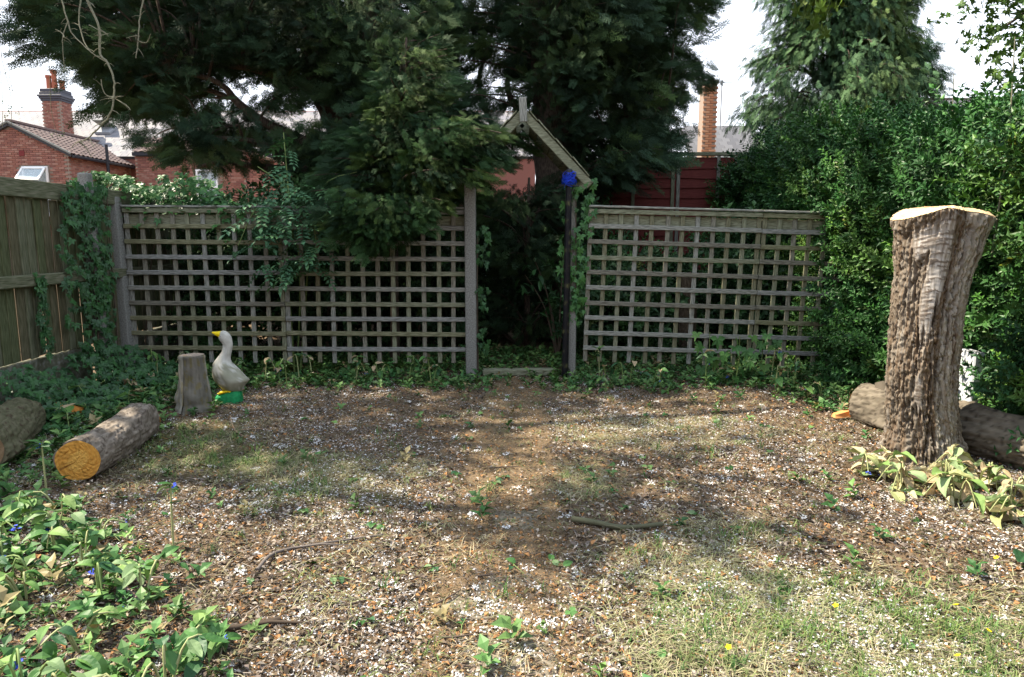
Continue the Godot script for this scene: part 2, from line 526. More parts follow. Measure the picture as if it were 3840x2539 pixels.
# ---------------------------------------------------------------- ground
func build_ground() -> void:
	var xs := PackedFloat32Array()
	var zs := PackedFloat32Array()
	for q in [-400.0, -160.0, -70.0, -35.0, -20.0, -12.0, -8.0]: xs.append(q)
	var a := -6.0
	while a <= 6.0:
		xs.append(a)
		a += 0.05
	for q in [8.0, 12.0, 20.0, 35.0, 70.0, 160.0, 400.0]: xs.append(q)
	for q in [-400.0, -160.0, -70.0, -45.0, -30.0, -20.0, -14.0]: zs.append(q)
	a = -11.0
	while a <= 1.0:
		zs.append(a)
		a += 0.05
	for q in [3.0, 8.0, 25.0, 80.0, 200.0]: zs.append(q)
	var nx := xs.size()
	var nz := zs.size()
	var v := PackedVector3Array()
	var c := PackedColorArray()
	var n := PackedVector3Array()
	var t := PackedInt32Array()
	for j in nz:
		for i in nx:
			var x := xs[i]
			var z := zs[j]
			var near := absf(x) <= 6.0 and z >= -11.0 and z <= 1.0
			v.append(Vector3(x, ground_at(x, z) if near else 0.0, z))
			var d := 0.04
			n.append(Vector3(ground_at(x - d, z) - ground_at(x + d, z), 2 * d, ground_at(x, z - d) - ground_at(x, z + d)).normalized() if near else Vector3.UP)
			var s := soil(x, z)
			var k := Color(0.4, 0.345, 0.28)
			k = k.lerp(Color(0.5, 0.43, 0.34), s.x)
			k = k.lerp(Color(0.66, 0.56, 0.38), s.y * 0.8)
			k = k.lerp(Color(0.26, 0.34, 0.15), s.z * 0.75)
			c.append(k)
	for j in nz - 1:
		for i in nx - 1:
			var q := j * nx + i
			t.append_array([q, q + 1, q + nx + 1, q, q + nx + 1, q + nx])
	var arr := []
	arr.resize(Mesh.ARRAY_MAX)
	arr[Mesh.ARRAY_VERTEX] = v
	arr[Mesh.ARRAY_NORMAL] = n
	arr[Mesh.ARRAY_COLOR] = c
	arr[Mesh.ARRAY_INDEX] = t
	var am := ArrayMesh.new()
	am.add_surface_from_arrays(Mesh.PRIMITIVE_TRIANGLES, arr)
	var earth := grained(noise_tex(21, 0.06, [0.0, 0.3, 0.5, 0.7, 1.0], [[0.1, 0.076, 0.054], [0.2, 0.158, 0.115], [0.32, 0.255, 0.185], [0.45, 0.385, 0.3], [0.75, 0.7, 0.6]], 6, 1024), Vector3(3.1, 3.1, 3.1), 0.95, 0.5, true)
	part(self, "ground", am, earth).set_meta("kind", "structure")

# ---------------------------------------------------------------- fences
func build_board_fence() -> void:
	var f := thing("board_fence", "tall weathered green-brown board fence with ivy at its end", "fence", Vector3(-4.05, 0, -5))
	var z0 := 2.0
	var meshes := []
	for k in 3:
		var s := Shape.new()
		s.box(Vector3.ZERO, Vector3(0.016, 1.34 + 0.008 * k, 0.122 - 0.003 * k), 0.003)
		meshes.append(s.mesh())
	var i := 0
	while z0 > -4.7:
		if absf(z0 + 1.58) > 0.04:
			part(f, "plank", meshes[i % 3], M.planks[(i * 5 + i / 3) % 3], Transform3D(Basis(Vector3.UP, 0.17) * Basis(Vector3.RIGHT, rnd(-0.008, 0.008)), Vector3(rnd(-0.004, 0.004), 1.09 + rnd(-0.01, 0.01), z0)))
		z0 -= 0.104
		i += 1
	var rail := Shape.new()
	rail.box(Vector3.ZERO, Vector3(0.045, 0.145, 3.4), 0.006)
	var mid := Shape.new()
	mid.box(Vector3.ZERO, Vector3(0.06, 0.1, 3.4), 0.01)
	for q in [[0.22, 3.4], [-3.2, 3.1]]:
		var k := Vector3(1, 1, q[1] / 3.4)
		part(f, "top_rail", rail.mesh(), M.plank_rail, Transform3D(Basis.IDENTITY.scaled(k), Vector3(0.034, 1.83, q[0])))
		part(f, "middle_rail", mid.mesh(), M.plank_rail, Transform3D(Basis.IDENTITY.scaled(k), Vector3(0.045, 1.075, q[0])))
		var gb := Shape.new()
		gb.box(Vector3.ZERO, Vector3(0.05, 0.42, q[1]), 0.008)
		part(f, "gravel_board", gb.mesh(), grained(noise_tex(33, 0.03, [0.0, 0.5, 0.8, 1.0], [[0.06, 0.065, 0.04], [0.12, 0.12, 0.085], [0.2, 0.2, 0.18], [0.28, 0.28, 0.27]], 5, 256), Vector3(2, 2, 2), 0.95), Transform3D(Basis.IDENTITY, Vector3(-0.02, 0.2, q[0])))
	var post := Shape.new()
	post.box(Vector3(0, 1.0, 0), Vector3(0.1, 2.06, 0.095), 0.012)
	part(f, "concrete_post", post.mesh(), M.concrete, Transform3D(Basis(Vector3.RIGHT, 0.02), Vector3(0.05, 0, -1.58)))

func build_trellis(called: String, label: String, x0: float, spans: Array, tilt: float, top: float) -> void:
	var f := thing(called, label, "trellis", Vector3(x0, 0, -7.07))
	f.rotation.z = tilt
	var x := 0.0
	var step := 0.157
	var up := Shape.new()
	up.box(Vector3.ZERO, Vector3(0.045, 1.56, 0.02), 0.004)
	var upm := up.mesh()
	var n := 0
	for cells in spans:
		var w: float = cells * step
		var rl := Shape.new()
		rl.box(Vector3.ZERO, Vector3(w + 0.045, 0.046, 0.021), 0.004)
		var rm := rl.mesh()
		for k in 10:
			part(f, "rail", rm, M.rails[rng.randi() % 5], Transform3D(Basis(Vector3.BACK, rnd(-0.0045, 0.0045)) * Basis(Vector3.RIGHT, rnd(-0.06, 0.06)), Vector3(x + w / 2, top - 0.04 - step * k + rnd(-0.004, 0.004), 0.012)))
		for k in cells + 1:
			part(f, "batten", upm, M.battens[rng.randi() % 4], Transform3D(Basis(Vector3.BACK, rnd(-0.006, 0.006)), Vector3(x + step * k + rnd(-0.006, 0.006), top - 0.82 + rnd(-0.012, 0.0), -0.01)))
		var cap := Shape.new()
		cap.box(Vector3.ZERO, Vector3(w + 0.05, 0.022, 0.075), 0.005)
		part(f, "cap", cap.mesh(), M.rail, Transform3D(Basis.IDENTITY, Vector3(x + w / 2, top + 0.004, 0.0)))
		var bk := Shape.new()
		bk.box(Vector3.ZERO, Vector3(w + 0.04, 0.1, 0.022), 0.004)
		part(f, "back_board", bk.mesh(), M.rail_green, Transform3D(Basis.IDENTITY, Vector3(x + w / 2, top - 0.125, -0.034)))
		x += w + 0.05
		n += 1

func concrete_post(label: String, at: Vector3, h: float, w: float, lean: float) -> void:
	var s := Shape.new()
	var rings := []
	for q in [[-0.1, 1.0], [h - 0.05, 1.0], [h - 0.012, 0.97], [h, 0.85]]:
		var ring := PackedVector3Array()
		var a: float = w / 2 * q[1]
		var b := a * 0.78
		for p in [[-a, -b], [-b, -a], [b, -a], [a, -b], [a, b], [b, a], [-b, a], [-a, b]]:
			ring.append(Vector3(p[0], q[0], p[1]))
		rings.append(ring)
	s.loft(rings)
	var o := part(self, "concrete_post", s.mesh(), M.concrete, Transform3D(Basis(Vector3.BACK, lean), at))
	tag(o, label, "post")

func build_gate_arch() -> void:
	var g := thing("gate_arch", "small weathered gabled timber arch over the gateway", "arch", Vector3(0.11, 0, -7.12))
	var run := Vector2(0.62, -0.64)
	var len_ := run.length()
	var ang := atan2(run.y, run.x)
	for sd in [1.0, -1.0]:
		var bs := Shape.new()
		bs.box(Vector3.ZERO, Vector3(len_ + 0.1, 0.085, 0.025), 0.005)
		var turn := Basis(Vector3.BACK, ang) if sd > 0 else Basis(Vector3.UP, PI) * Basis(Vector3.BACK, ang)
		var mid := Vector3(sd * (0.03 + run.x / 2), 2.63 + run.y / 2, 0.05)
		part(g, "bargeboard", bs.mesh(), M.rail_green, Transform3D(turn, mid))
		part(g, "bargeboard", bs.mesh(), M.rail_green, Transform3D(turn, mid + Vector3(0, 0, -0.62)))
		var tl := Shape.new()
		tl.box(Vector3.ZERO, Vector3(0.13, 0.012, 0.68), 0.003)
		for k in 7:
			var p := mid + turn * Vector3(-len_ / 2 + 0.05 + k * 0.125, 0.056 + 0.004 * (k % 2), -0.3 * (1.0 if sd > 0 else -1.0))
			p.z = mid.z - 0.31
			part(g, "roof_board", tl.mesh(), [M.plank, M.dark, M.rail_green][k % 2 * 2], Transform3D(turn * Basis(Vector3.BACK, -0.06), p))
		var pur := Shape.new()
		pur.box(Vector3.ZERO, Vector3(0.1, 0.03, 0.6), 0.004)
		for k in 4:
			part(g, "lath", pur.mesh(), M.plank_rail, Transform3D(turn, Vector3(mid.x, mid.y, mid.z - 0.31) + turn * Vector3(-0.3 + k * 0.19, -0.03, 0)))
	var fin := Shape.new()
	fin.box(Vector3.ZERO, Vector3(0.075, 0.24, 0.03), 0.006)
	part(g, "finial", fin.mesh(), M.batten, Transform3D(Basis(Vector3.BACK, 0.05), Vector3(0, 2.69, 0.078)))
	for q in [[-0.56, 0.045], [-0.56, -0.55], [0.52, -0.02], [0.52, -0.55]]:
		var ps := Shape.new()
		ps.box(Vector3(0, 1.03, 0), Vector3(0.06, 2.12, 0.06), 0.008)
		part(g, "timber_post", ps.mesh(), M.batten, Transform3D(Basis.IDENTITY, Vector3(q[0], 0, q[1])))

func build_pole() -> void:
	var g := thing("metal_pole", "slim black metal pole standing beside the ivy at the gateway", "pole", Vector3(0.575, 0, -7.03))
	var s := Shape.new()
	s.tube([Vector3(-0.02, -0.05, 0), Vector3(-0.01, 1.0, 0), Vector3(0, 2.06, 0)], [0.034, 0.034, 0.034], 14)
	var black := grained(noise_tex(31, 0.02, [0.0, 0.62, 0.7, 1.0], [[0.008, 0.008, 0.01], [0.014, 0.014, 0.016], [0.05, 0.05, 0.025], [0.16, 0.15, 0.06]], 4, 256), Vector3(2, 1.2, 2), 0.45)
	part(g, "shaft", s.mesh(), black)
	var cp := Shape.new()
	cp.tube([Vector3(0, 2.055, 0), Vector3(0, 2.1, 0), Vector3(0, 2.115, 0)], [0.034, 0.034, 0.022], 14)
	part(g, "cap", cp.mesh(), M.dark)
	var arm := Shape.new()
	arm.tube([Vector3(-0.1, 1.95, 0.03), Vector3(0.1, 1.945, 0.03)], [0.008, 0.008], 6)
	part(g, "hook_bar", arm.mesh(), M.dark)
	var b := Shape.new()
	for k in 24:
		var tilt := Basis(Vector3(rnd(-1, 1), rnd(-0.3, 0.3), rnd(-1, 1)).normalized(), rnd(0.1, 1.0))
		var r := rnd(0.035, 0.078)
		var h := rnd(-0.05, 0.05)
		var ring := []
		for i in 15:
			var a := TAU * i / 14.0
			ring.append(tilt * Vector3(cos(a) * r, rnd(-0.006, 0.006), sin(a) * r) + Vector3(0, h, 0))
		b.tube(ring, taper(15, 0.003, 0.003), 4, Color.WHITE, 0.0, false)
	var o := part(self, "twine_bundle", b.mesh(), M.blue, Transform3D(Basis.IDENTITY, Vector3(0.575, 2.01, -7.03)))
	tag(o, "bright blue twine wound round the top of the black pole", "twine")

func build_red_fence() -> void:
	var f := thing("lap_panel_fence", "dark red overlapping board fence beyond the trellis", "fence", Vector3(0.6, 0, -10.4))
	for p in 3:
		var x0 := p * 1.84
		for k in 16:
			var s := Shape.new()
			var rows := []
			for e in 2:
				var ring := []
				for i in 9:
					ring.append(Vector3(i * 0.2302, 0.0, 0.0) + Vector3(0, (0.165 if e else 0.0) + (0.0 if e else 0.008 * sin(i * 1.1 + k * 2.3 + p)), 0.0))
				rows.append(ring)
			for i in 8:
				var lo0: Vector3 = rows[0][i] + Vector3(0, 0, 0.022)
				var lo1: Vector3 = rows[0][i + 1] + Vector3(0, 0, 0.022)
				var mid: Vector3 = (rows[0][i] + rows[1][i + 1]) / 2.0
				s.quad_out(lo0, lo1, rows[1][i + 1], rows[1][i], mid - Vector3(0, 0, 1))
				s.quad_out(lo0, lo1, rows[0][i + 1], rows[0][i], mid + Vector3(0, 1, 0))
				s.quad_out(rows[0][i], rows[0][i + 1], rows[1][i + 1], rows[1][i], mid + Vector3(0, 0, 1))
			part(f, "board", s.mesh(), M.red, Transform3D(Basis.IDENTITY, Vector3(x0, 0.32 + k * 0.142, 0)))
		for q in [0.03, 0.62, 1.2, 1.79]:
			var bt := Shape.new()
			bt.box(Vector3.ZERO, Vector3(0.05, 2.3, 0.012), 0.003)
			part(f, "batten", bt.mesh(), M.red_batten if p else M.batten_green, Transform3D(Basis.IDENTITY, Vector3(x0 + q, 1.49, 0.032)))
		var gb := Shape.new()
		gb.box(Vector3.ZERO, Vector3(1.82, 0.34, 0.05), 0.006)
		part(f, "gravel_board", gb.mesh(), M.concrete, Transform3D(Basis.IDENTITY, Vector3(x0 + 0.91, 0.15, 0)))
		var cap := Shape.new()
		cap.box(Vector3.ZERO, Vector3(1.85, 0.05, 0.07), 0.006)
		part(f, "cap", cap.mesh(), M.rail_green, Transform3D(Basis.IDENTITY, Vector3(x0 + 0.92, 2.66, 0.02)))

# ---------------------------------------------------------------- trees
func conifer_crown(tree: Node3D, boughs: Array, trunks: Array, meshes: Array, ms: Array, s0: float, s1: float) -> void:
	var crown := Node3D.new()
	crown.name = "crown"
	tree.add_child(crown, true)
	var tw := Shape.new()
	for i in range(0, boughs.size(), 3):
		var p := Vector3(boughs[i], boughs[i + 1], boughs[i + 2])
		var best := Vector3.ZERO
		var far := 1e9
		for line in trunks:
			for q in line:
				var dd: float = Vector2(q.x - p.x, q.z - p.z).length() + absf(q.y - p.y + 0.35)
				if dd < far:
					far = dd
					best = q
		var out := (p - best) * Vector3(1, 0.25, 1)
		if out.length() < 0.2: out = Vector3(rnd(-1, 1), 0.1, rnd(-0.2, 1))
		out = out.normalized()
		var stem := smooth_path([best, best.lerp(p, 0.5) + Vector3(rnd(-0.1, 0.1), 0.08, rnd(-0.1, 0.1)), p, p + out * 0.3 + Vector3.DOWN * 0.06], 3)
		tw.tube(stem, taper(stem.size(), 0.022, 0.003), 4, Color.WHITE, 0.0, false)
		var b := Basis.looking_at(-out, Vector3.UP) * Basis(Vector3.BACK, rnd(-0.35, 0.35)) * Basis(Vector3.UP, rnd(-0.3, 0.3))
		part(crown, "bough", meshes[rng.randi() % meshes.size()], ms[rng.randi() % ms.size()], Transform3D(b.scaled(Vector3.ONE * rnd(s0, s1)), p))
	part(tree, "branches", tw.mesh(), M.bark)

func trunk(tree: Node3D, pts: Array, r0: float, r1: float, called := "trunk") -> void:
	var line := smooth_path(pts, 5)
	var s := Shape.new()
	s.tube(line, taper(line.size(), r0, r1), 14, Color.WHITE, 0.14)
	part(tree, called, s.mesh(), M.bark)

func build_cypresses() -> void:
	var t1: Array = [Vector3(-1.69,1.38,-9.6),Vector3(-2.01,2.45,-9.72),Vector3(-2.38,2.93,-9.84),Vector3(-2.66,3.47,-9.96),Vector3(-2.81,4.14,-10.08),Vector3(-2.88,5.09,-10.2)]
	var t2: Array = [Vector3(-1.6,1.38,-9.8),Vector3(-1.79,2.46,-9.83),Vector3(-1.91,3.22,-9.85),Vector3(-1.95,4.08,-9.88),Vector3(-1.97,4.98,-9.9)]
	var t3: Array = [Vector3(0.69,1.38,-9.6),Vector3(0.59,2.32,-9.65),Vector3(0.53,3.19,-9.7),Vector3(0.45,3.94,-9.75),Vector3(0.36,4.95,-9.8)]
	var t4: Array = [Vector3(0.77,1.38,-9.9),Vector3(0.85,2.77,-9.95),Vector3(0.97,3.66,-10),Vector3(1.12,4.47,-10.05),Vector3(1.2,5.05,-10.1)]
	for t in [t1, t2, t3, t4]:
		t[0].y = -0.1
		t.insert(1, Vector3(lerpf(t[0].x, t[1].x, 0.5), 0.8, lerpf(t[0].z, t[1].z, 0.5)))
		var d: Vector3 = t[t.size() - 1] - t[t.size() - 2]
		t.append(t[t.size() - 1] + Vector3(d.x * 1.2, 3.5, d.z))
	var big := []
	for k in 7: big.append(bough_mesh(62, 0.3, Vector3(0.42, 0.16, 0.36), 0.4))
	var dark := [mat(0.036, 0.078, 0.038, 0.85, true), mat(0.042, 0.09, 0.042, 0.85, true), mat(0.032, 0.07, 0.04, 0.85, true), mat(0.055, 0.105, 0.04, 0.85, true)]
	var a := thing("cypress_tree", "large dark cypress with twin leaning trunks and branches reaching over the ivy", "tree", Vector3.ZERO)
	trunk(a, t1, 0.24, 0.12)
	trunk(a, t2, 0.27, 0.14)
	for l in [[Vector3(-1.98,2.08,-9.5),Vector3(-2.53,2.26,-9.42),Vector3(-2.87,2.41,-9.33),Vector3(-3.1,2.52,-9.25),Vector3(-3.18,2.62,-9.17),Vector3(-3.48,2.69,-9.08),Vector3(-3.95,2.7,-9)], [Vector3(-2.05,2.14,-9.6),Vector3(-2.79,2.28,-9.6),Vector3(-3.2,2.37,-9.6),Vector3(-3.59,2.41,-9.6),Vector3(-3.94,2.47,-9.6),Vector3(-4.31,2.39,-9.6)], [Vector3(-2.31,3.07,-9.8),Vector3(-2.62,3.39,-9.68),Vector3(-2.99,3.52,-9.56),Vector3(-3.29,3.6,-9.44),Vector3(-3.53,3.63,-9.32),Vector3(-4.09,3.64,-9.2)], [Vector3(-2.28,2.49,-9.6),Vector3(-2.89,2.76,-9.5),Vector3(-3.36,3,-9.4),Vector3(-3.64,3.23,-9.3),Vector3(-3.7,3.34,-9.2),Vector3(-3.88,3.45,-9.1),Vector3(-4.28,3.51,-9)], [Vector3(-1.84,2.75,-9.8),Vector3(-1.37,3.25,-10),Vector3(-1.08,4.05,-10.2),Vector3(-0.78,4.81,-10.4)]]:
		trunk(a, l, 0.075, 0.022, "limb")
	var ba: Array = [-3.51,3.03,-10.99,-1.51,4.94,-10,-1.63,4.7,-10.01,-5.37,3.54,-10.32,-2.59,4.88,-10.99,-6.41,5.45,-11.21,-6.15,4.88,-11.55,-2.06,4.62,-11.48,-1.63,4.09,-9.68,-4.87,4.23,-8.8,-2.01,3.55,-9.55,-3.47,2.8,-8.77,-1.34,5.26,-10.85,-2.11,5.31,-10.96,-3.93,3.1,-8.63,-7.09,4.96,-11.47,-4.71,4.06,-10.17,-1.96,2.39,-8.71,-1.34,4.64,-9.62,-3.39,4.02,-9.55,-4.94,4.48,-9.05,-5.83,3.53,-11.08,-2.12,4.91,-10.79,-2.21,4.69,-9.9,-5.71,4.1,-11.6,-2.45,3.54,-9.47,-4.16,4.52,-9.73,-2.26,2.48,-9.68,-2.46,2.88,-10.68,-2.88,2.79,-9.69,-2.71,4.24,-10.06,-4.3,2.73,-10.54,-2.32,4.18,-10.53,-2.14,2.58,-10.67,-1.56,3.82,-10.67,-2.34,4.62,-9.08,-3.06,4.91,-10.01,-4.35,4.26,-9.18,-3.73,4.73,-11.31,-4.47,3.6,-8.95,-1.76,3.63,-8.71,-5.4,3.65,-11.47,-2.31,4.08,-11.04,-2.74,3.73,-9.03,-3.8,3.7,-11.47,-6.05,4.62,-11.52,-3.84,4.22,-10.03,-4.48,4.46,-10.95,-2.06,5.05,-10.2,-2.14,4.15,-9.4,-4.15,3.25,-10.41,-4.71,3.42,-9.61,-4.92,3.51,-9.99,-4.79,2.93,-10.37,-1.5,3.19,-8.64,-2.39,3.89,-10.33,-4.93,4.2,-11.16,-6,4.48,-11.09,-3.45,3.84,-9.06,-6.72,4.69,-11.06,-2.99,5.27,-11.13,-6.52,4.57,-11.35,-4.42,4.71,-10.47,-6.02,4.63,-9.74,-6.21,4.97,-10.33,-2.3,2.37,-9,-4.32,4.24,-10.4,-4.72,5.1,-10.69,-5.57,4.28,-9.71,-3.11,4.98,-10.6,-2.52,4.08,-8.95,-4.16,3.68,-9.01,-2.26,3.34,-11.01,-3.39,2.86,-9.79,-5.41,4.65,-9.21,-3.17,3.8,-10,-5.35,4.29,-9.08,-5.21,4.02,-9.31,-4.37,5.41,-11.37,-2.34,4.31,-9.2,-1.2,3.87,-9.54,-3.49,4.16,-11.53,-5.39,3.97,-8.75,-3.75,3.82,-8.75,-3.42,4.63,-9.54,-1.62,4.01,-8.65,-3.58,4.07,-10.48,-2.53,2.33,-9.52,-3.85,2.55,-9.27,-5.18,3.83,-8.86,-2.96,3.98,-8.78,-3.12,2.88,-10.32,-2.99,4.56,-11.04,-3.86,4.27,-8.8,-5.32,5.15,-10.89,-3.01,4.5,-8.75,-6.46,4.32,-11.18,-5.09,3.73,-9.69,-1.85,2.76,-8.89,-3.87,4.77,-10.73,-2.1,4.54,-9.55,-1.57,3.69,-9.9,-4.78,3.01,-11.41,-3.59,5.07,-11.04,-4.82,5.4,-11.53,-4.1,4.24,-9.43,-5.27,3.35,-9.67,-1.8,4.76,-10.99,-4.45,5.04,-10.14,-3.23,4.43,-9.77,-4.49,4.78,-9.54,-4.77,3.83,-10.71,-5.02,3.53,-10.88,-2.11,2.96,-10.43,-6.09,3.82,-11.29,-2.98,4.28,-11.26,-2.07,4.03,-8.79,-5.04,4.35,-10.42,-1.12,4.09,-8.69,-2.95,4.25,-9.17,-1.97,2.21,-9.56,-1.76,3.42,-8.9,-2.85,2.79,-11.01,-3.12,2.48,-11.47,-5.36,3.95,-9.98,-2.55,2.72,-8.85,-4.23,3.41,-9.73,-2.33,3.89,-8.95,-1.47,3.81,-9.47,-4.24,3.18,-10.97,-4.19,4.74,-9.35,-3.63,4.79,-9.78,-2.63,4.45,-8.67,-2.65,4.15,-11.22,-5.76,4.54,-9.97,-5.93,5.35,-11.08,-4.13,2.66,-9.06,-2.94,3.88,-9.71,-1.33,4.43,-10.31,-5.52,3.63,-10.79,-1.55,4.02,-10.19,-5.49,4.99,-11.4,-5.79,4.05,-10.08,-5.53,4.51,-10.95,-3.28,4.04,-10.49,-5.77,4.63,-11.23,-7.02,5.27,-11.07,-5.9,4.83,-9.98,-2.72,5.01,-10.53,-4.37,3.79,-8.6,-1.5,3.49,-9.07,-5.14,4.66,-9.66,-2.9,3.83,-10.32,-1.48,4.42,-9.4,-1.77,3.56,-10.59,-4.55,4.51,-9.38,-4.85,4.9,-10.5,-5.6,3.93,-9.14,-5.83,3.76,-11.52,-1.71,4.38,-11.03,-3.16,4.23,-8.76,-4.1,4.45,-10.83,-5.58,3.88,-10.88,-2.12,2.72,-8.6,-3.27,4.09,-11.11,-4,3.05,-10.44,-6.68,4.91,-11.52,-3.99,5.3,-10.99,-1.68,3.01,-8.66,-5.16,4.97,-9.89,-4.84,2.89,-9.77,-4.21,4.93,-9.97,-3.58,4.27,-8.62,-2.28,4.47,-11.37,-5.17,4.16,-8.62,-2.68,3.89,-11.01,-2.96,3.31,-9.11,-4.79,4.43,-11.17,-4.43,5.14,-11.19,-1.95,3.39,-9.95,-6.51,4.07,-11.24,-5.04,4.09,-10.41,-5.99,4.26,-10.68,-5.31,3.57,-9.56,-5.23,2.96,-11.43]
	for k in 115:
		var y := rnd(4.4, 9.5)
		var r := lerpf(4.0, 1.2, (y - 4.4) / 5.1)
		ba.append_array([rnd(-1, 1) * r - 2.8, y, rnd(-1, 1) * r * 0.7 - 10.3])
	conifer_crown(a, ba, [smooth_path(t1, 5), smooth_path(t2, 5), [Vector3(-1.98,2.08,-9.5),Vector3(-2.53,2.26,-9.42),Vector3(-2.87,2.41,-9.33),Vector3(-3.1,2.52,-9.25),Vector3(-3.18,2.62,-9.17),Vector3(-3.48,2.69,-9.08),Vector3(-3.95,2.7,-9)], [Vector3(-2.31,3.07,-9.8),Vector3(-2.62,3.39,-9.68),Vector3(-2.99,3.52,-9.56),Vector3(-3.29,3.6,-9.44),Vector3(-3.53,3.63,-9.32),Vector3(-4.09,3.64,-9.2)], [Vector3(-2.28,2.49,-9.6),Vector3(-2.89,2.76,-9.5),Vector3(-3.36,3,-9.4),Vector3(-3.64,3.23,-9.3),Vector3(-3.7,3.34,-9.2),Vector3(-3.88,3.45,-9.1),Vector3(-4.28,3.51,-9)]], big, dark, 0.85, 1.25)
	var b := thing("cypress_tree", "broad dark cypress rising behind the gate arch", "tree", Vector3.ZERO)
	trunk(b, t3, 0.31, 0.16)
	trunk(b, t4, 0.24, 0.12)
	for l in [[Vector3(0.33,2.63,-9.8),Vector3(-0.22,2.94,-9.9),Vector3(-0.46,3.54,-10),Vector3(-0.34,4.09,-10.1),Vector3(-0.12,4.75,-10.2)], [Vector3(0.27,2.92,-9.8),Vector3(-0.06,3.48,-10),Vector3(0.06,3.99,-10.2),Vector3(0.18,4.58,-10.4)], [Vector3(0.87,2.75,-9.8),Vector3(1.28,2.91,-9.73),Vector3(1.56,3.04,-9.67),Vector3(2.08,3.09,-9.6)]]:
		trunk(b, l, 0.05, 0.015, "limb")
	var bb: Array = [2.43,4.15,-10.93,1.82,2.91,-9.89,0.8,4.46,-9.77,2.07,3.72,-9.36,1.6,3.85,-10.3,1.05,3.88,-8.79,1.86,3.02,-9.33,1.43,2.48,-10.72,0.91,4.14,-10.29,0.32,3.47,-9.41,1.23,4.64,-9.28,0.62,3.44,-8.78,0.55,4.87,-11.26,0.79,3.99,-8.87,0.39,4.7,-10.57,2,3.08,-11.07,0.31,4.26,-9.89,0.45,4.57,-9.34,1.27,4,-8.71,0.8,4.15,-9.23,0.78,2.81,-9.24,2.21,4.76,-10.24,1.54,4.52,-9.19,1.1,3.25,-8.95,1.79,4.02,-9.94,1.3,2.54,-9.49,1.52,3.98,-9.43,1.56,4.6,-9.86,2.16,4.96,-10,0.8,4.72,-9.4,0.64,4.15,-11.07,0.43,4.16,-10.51,1.16,4.28,-9.95,1.3,4.74,-10.43,1.78,3.69,-10.1,1.51,4.9,-10.01,1.71,4.21,-10.48,1.64,2.89,-9.3,0.72,3.63,-10.06,2.27,3.8,-10.17,2.39,5.03,-10.72,1.75,3.64,-10.75,2.03,4.6,-9.97,1.96,4.26,-10.7,1.71,2.58,-10.56,1.57,5.3,-11.19,0.89,4.4,-10.81,0.77,3.14,-10.18,0.68,3.66,-8.7,1.42,3.44,-9.01,0.49,3.94,-10.69,2.43,5.25,-11.03,1.59,2.52,-8.72,0.98,3.94,-11.06,2.4,5,-11.27,0.42,3.82,-10.05,1.33,4.46,-11.16,1.83,4.27,-9.8,1.61,3.46,-9.65,1.13,5.15,-10.45,1.11,4.46,-8.92,0.73,4.86,-10.06,2.31,3.78,-10.74,1.69,3.02,-11.12,1.84,3.25,-9.94,1.63,3.62,-9.21,0.61,4.31,-8.8,0.92,3.71,-9.42,1.37,3.74,-10.47,1.25,2.26,-9.84,0.97,4.19,-8.75,0.3,5.11,-10.45,1.04,3.89,-10.46,0.66,3.44,-10.37,0.91,3.37,-10.62,1.29,3.5,-10.4,1.32,4.14,-10.68,1.61,5.06,-11.18,1.39,2.89,-10.12,1.04,4.92,-10.82,0.82,5.1,-10.23,2.17,3.58,-11.26,0.72,2.89,-9.83,1.85,4.05,-11.01,0.32,3.68,-10.93,2.24,4.72,-10.8,1.87,3.41,-11.28,1.26,2.79,-9.6,0.9,3.08,-11.05,0.57,4.55,-10.34,0.32,4.9,-9.67,0.92,3.37,-10.07,1.99,3.45,-10.36,1.3,2.52,-8.95,2.17,5.36,-11.02,1.36,4.81,-11.26,2.1,4.28,-9.21,1.06,2.34,-9.07,0.52,4.47,-11.25,1.15,2.75,-11.24,0.56,4.19,-9.57,1.46,4.48,-10.67,1.35,3.86,-11.14,1.87,3.3,-9.37,0.4,4.04,-9.03,1.83,2.63,-11.04,1.54,2.45,-9.67,0.83,4.64,-11.1,0.52,2.97,-9.38,1.19,3.58,-9.32,0.62,5.2,-11.28,1.99,2.85,-10.59,0.57,3.24,-10.83,1.06,3.72,-10.13,1.6,4.69,-11.02,-0.96,4.8,-10.54,-0.97,5.23,-10.98,-0.55,4.27,-10.6,-0.51,5.22,-10.75,-0.1,4.49,-10.99,-1.07,4.16,-9.82,-0.29,4.5,-9.98,-0.39,4.6,-10.59,-1.16,4.56,-10.77,-0.69,4.67,-10.55,-0.71,4.31,-9.68,-0.57,3.77,-9.51,-0.77,4.51,-9.98,-0.44,4.02,-10.17,-0.4,3.29,-9.34,-0.44,3.54,-10.03,-0.26,3.95,-9.37,0.01,4.74,-10.33,-0.72,3.52,-10.47]
	for k in 50:
		var y := rnd(4.4, 9.5)
		var r := lerpf(2.6, 1.0, (y - 4.4) / 5.1)
		bb.append_array([rnd(-1, 1) * r + 1.4, y, rnd(-1, 1) * r - 10.3])
	conifer_crown(b, bb, [smooth_path(t3, 5), smooth_path(t4, 5), [Vector3(0.87,2.75,-9.8),Vector3(1.28,2.91,-9.73),Vector3(1.56,3.04,-9.67),Vector3(2.08,3.09,-9.6)]], big, dark, 0.85, 1.25)
	var c := thing("cypress_tree", "young brighter green cypress drooping over the trellis beside the gatepost", "tree", Vector3.ZERO)
	var ct := [Vector3(-1.35, -0.1, -7.75), Vector3(-1.33, 1.2, -7.75), Vector3(-1.28, 2.4, -7.8), Vector3(-1.15, 3.6, -7.85)]
	trunk(c, ct, 0.06, 0.012)
	var small := []
	for k in 6: small.append(bough_mesh(95, 0.145, Vector3(0.28, 0.1, 0.22), 0.5))
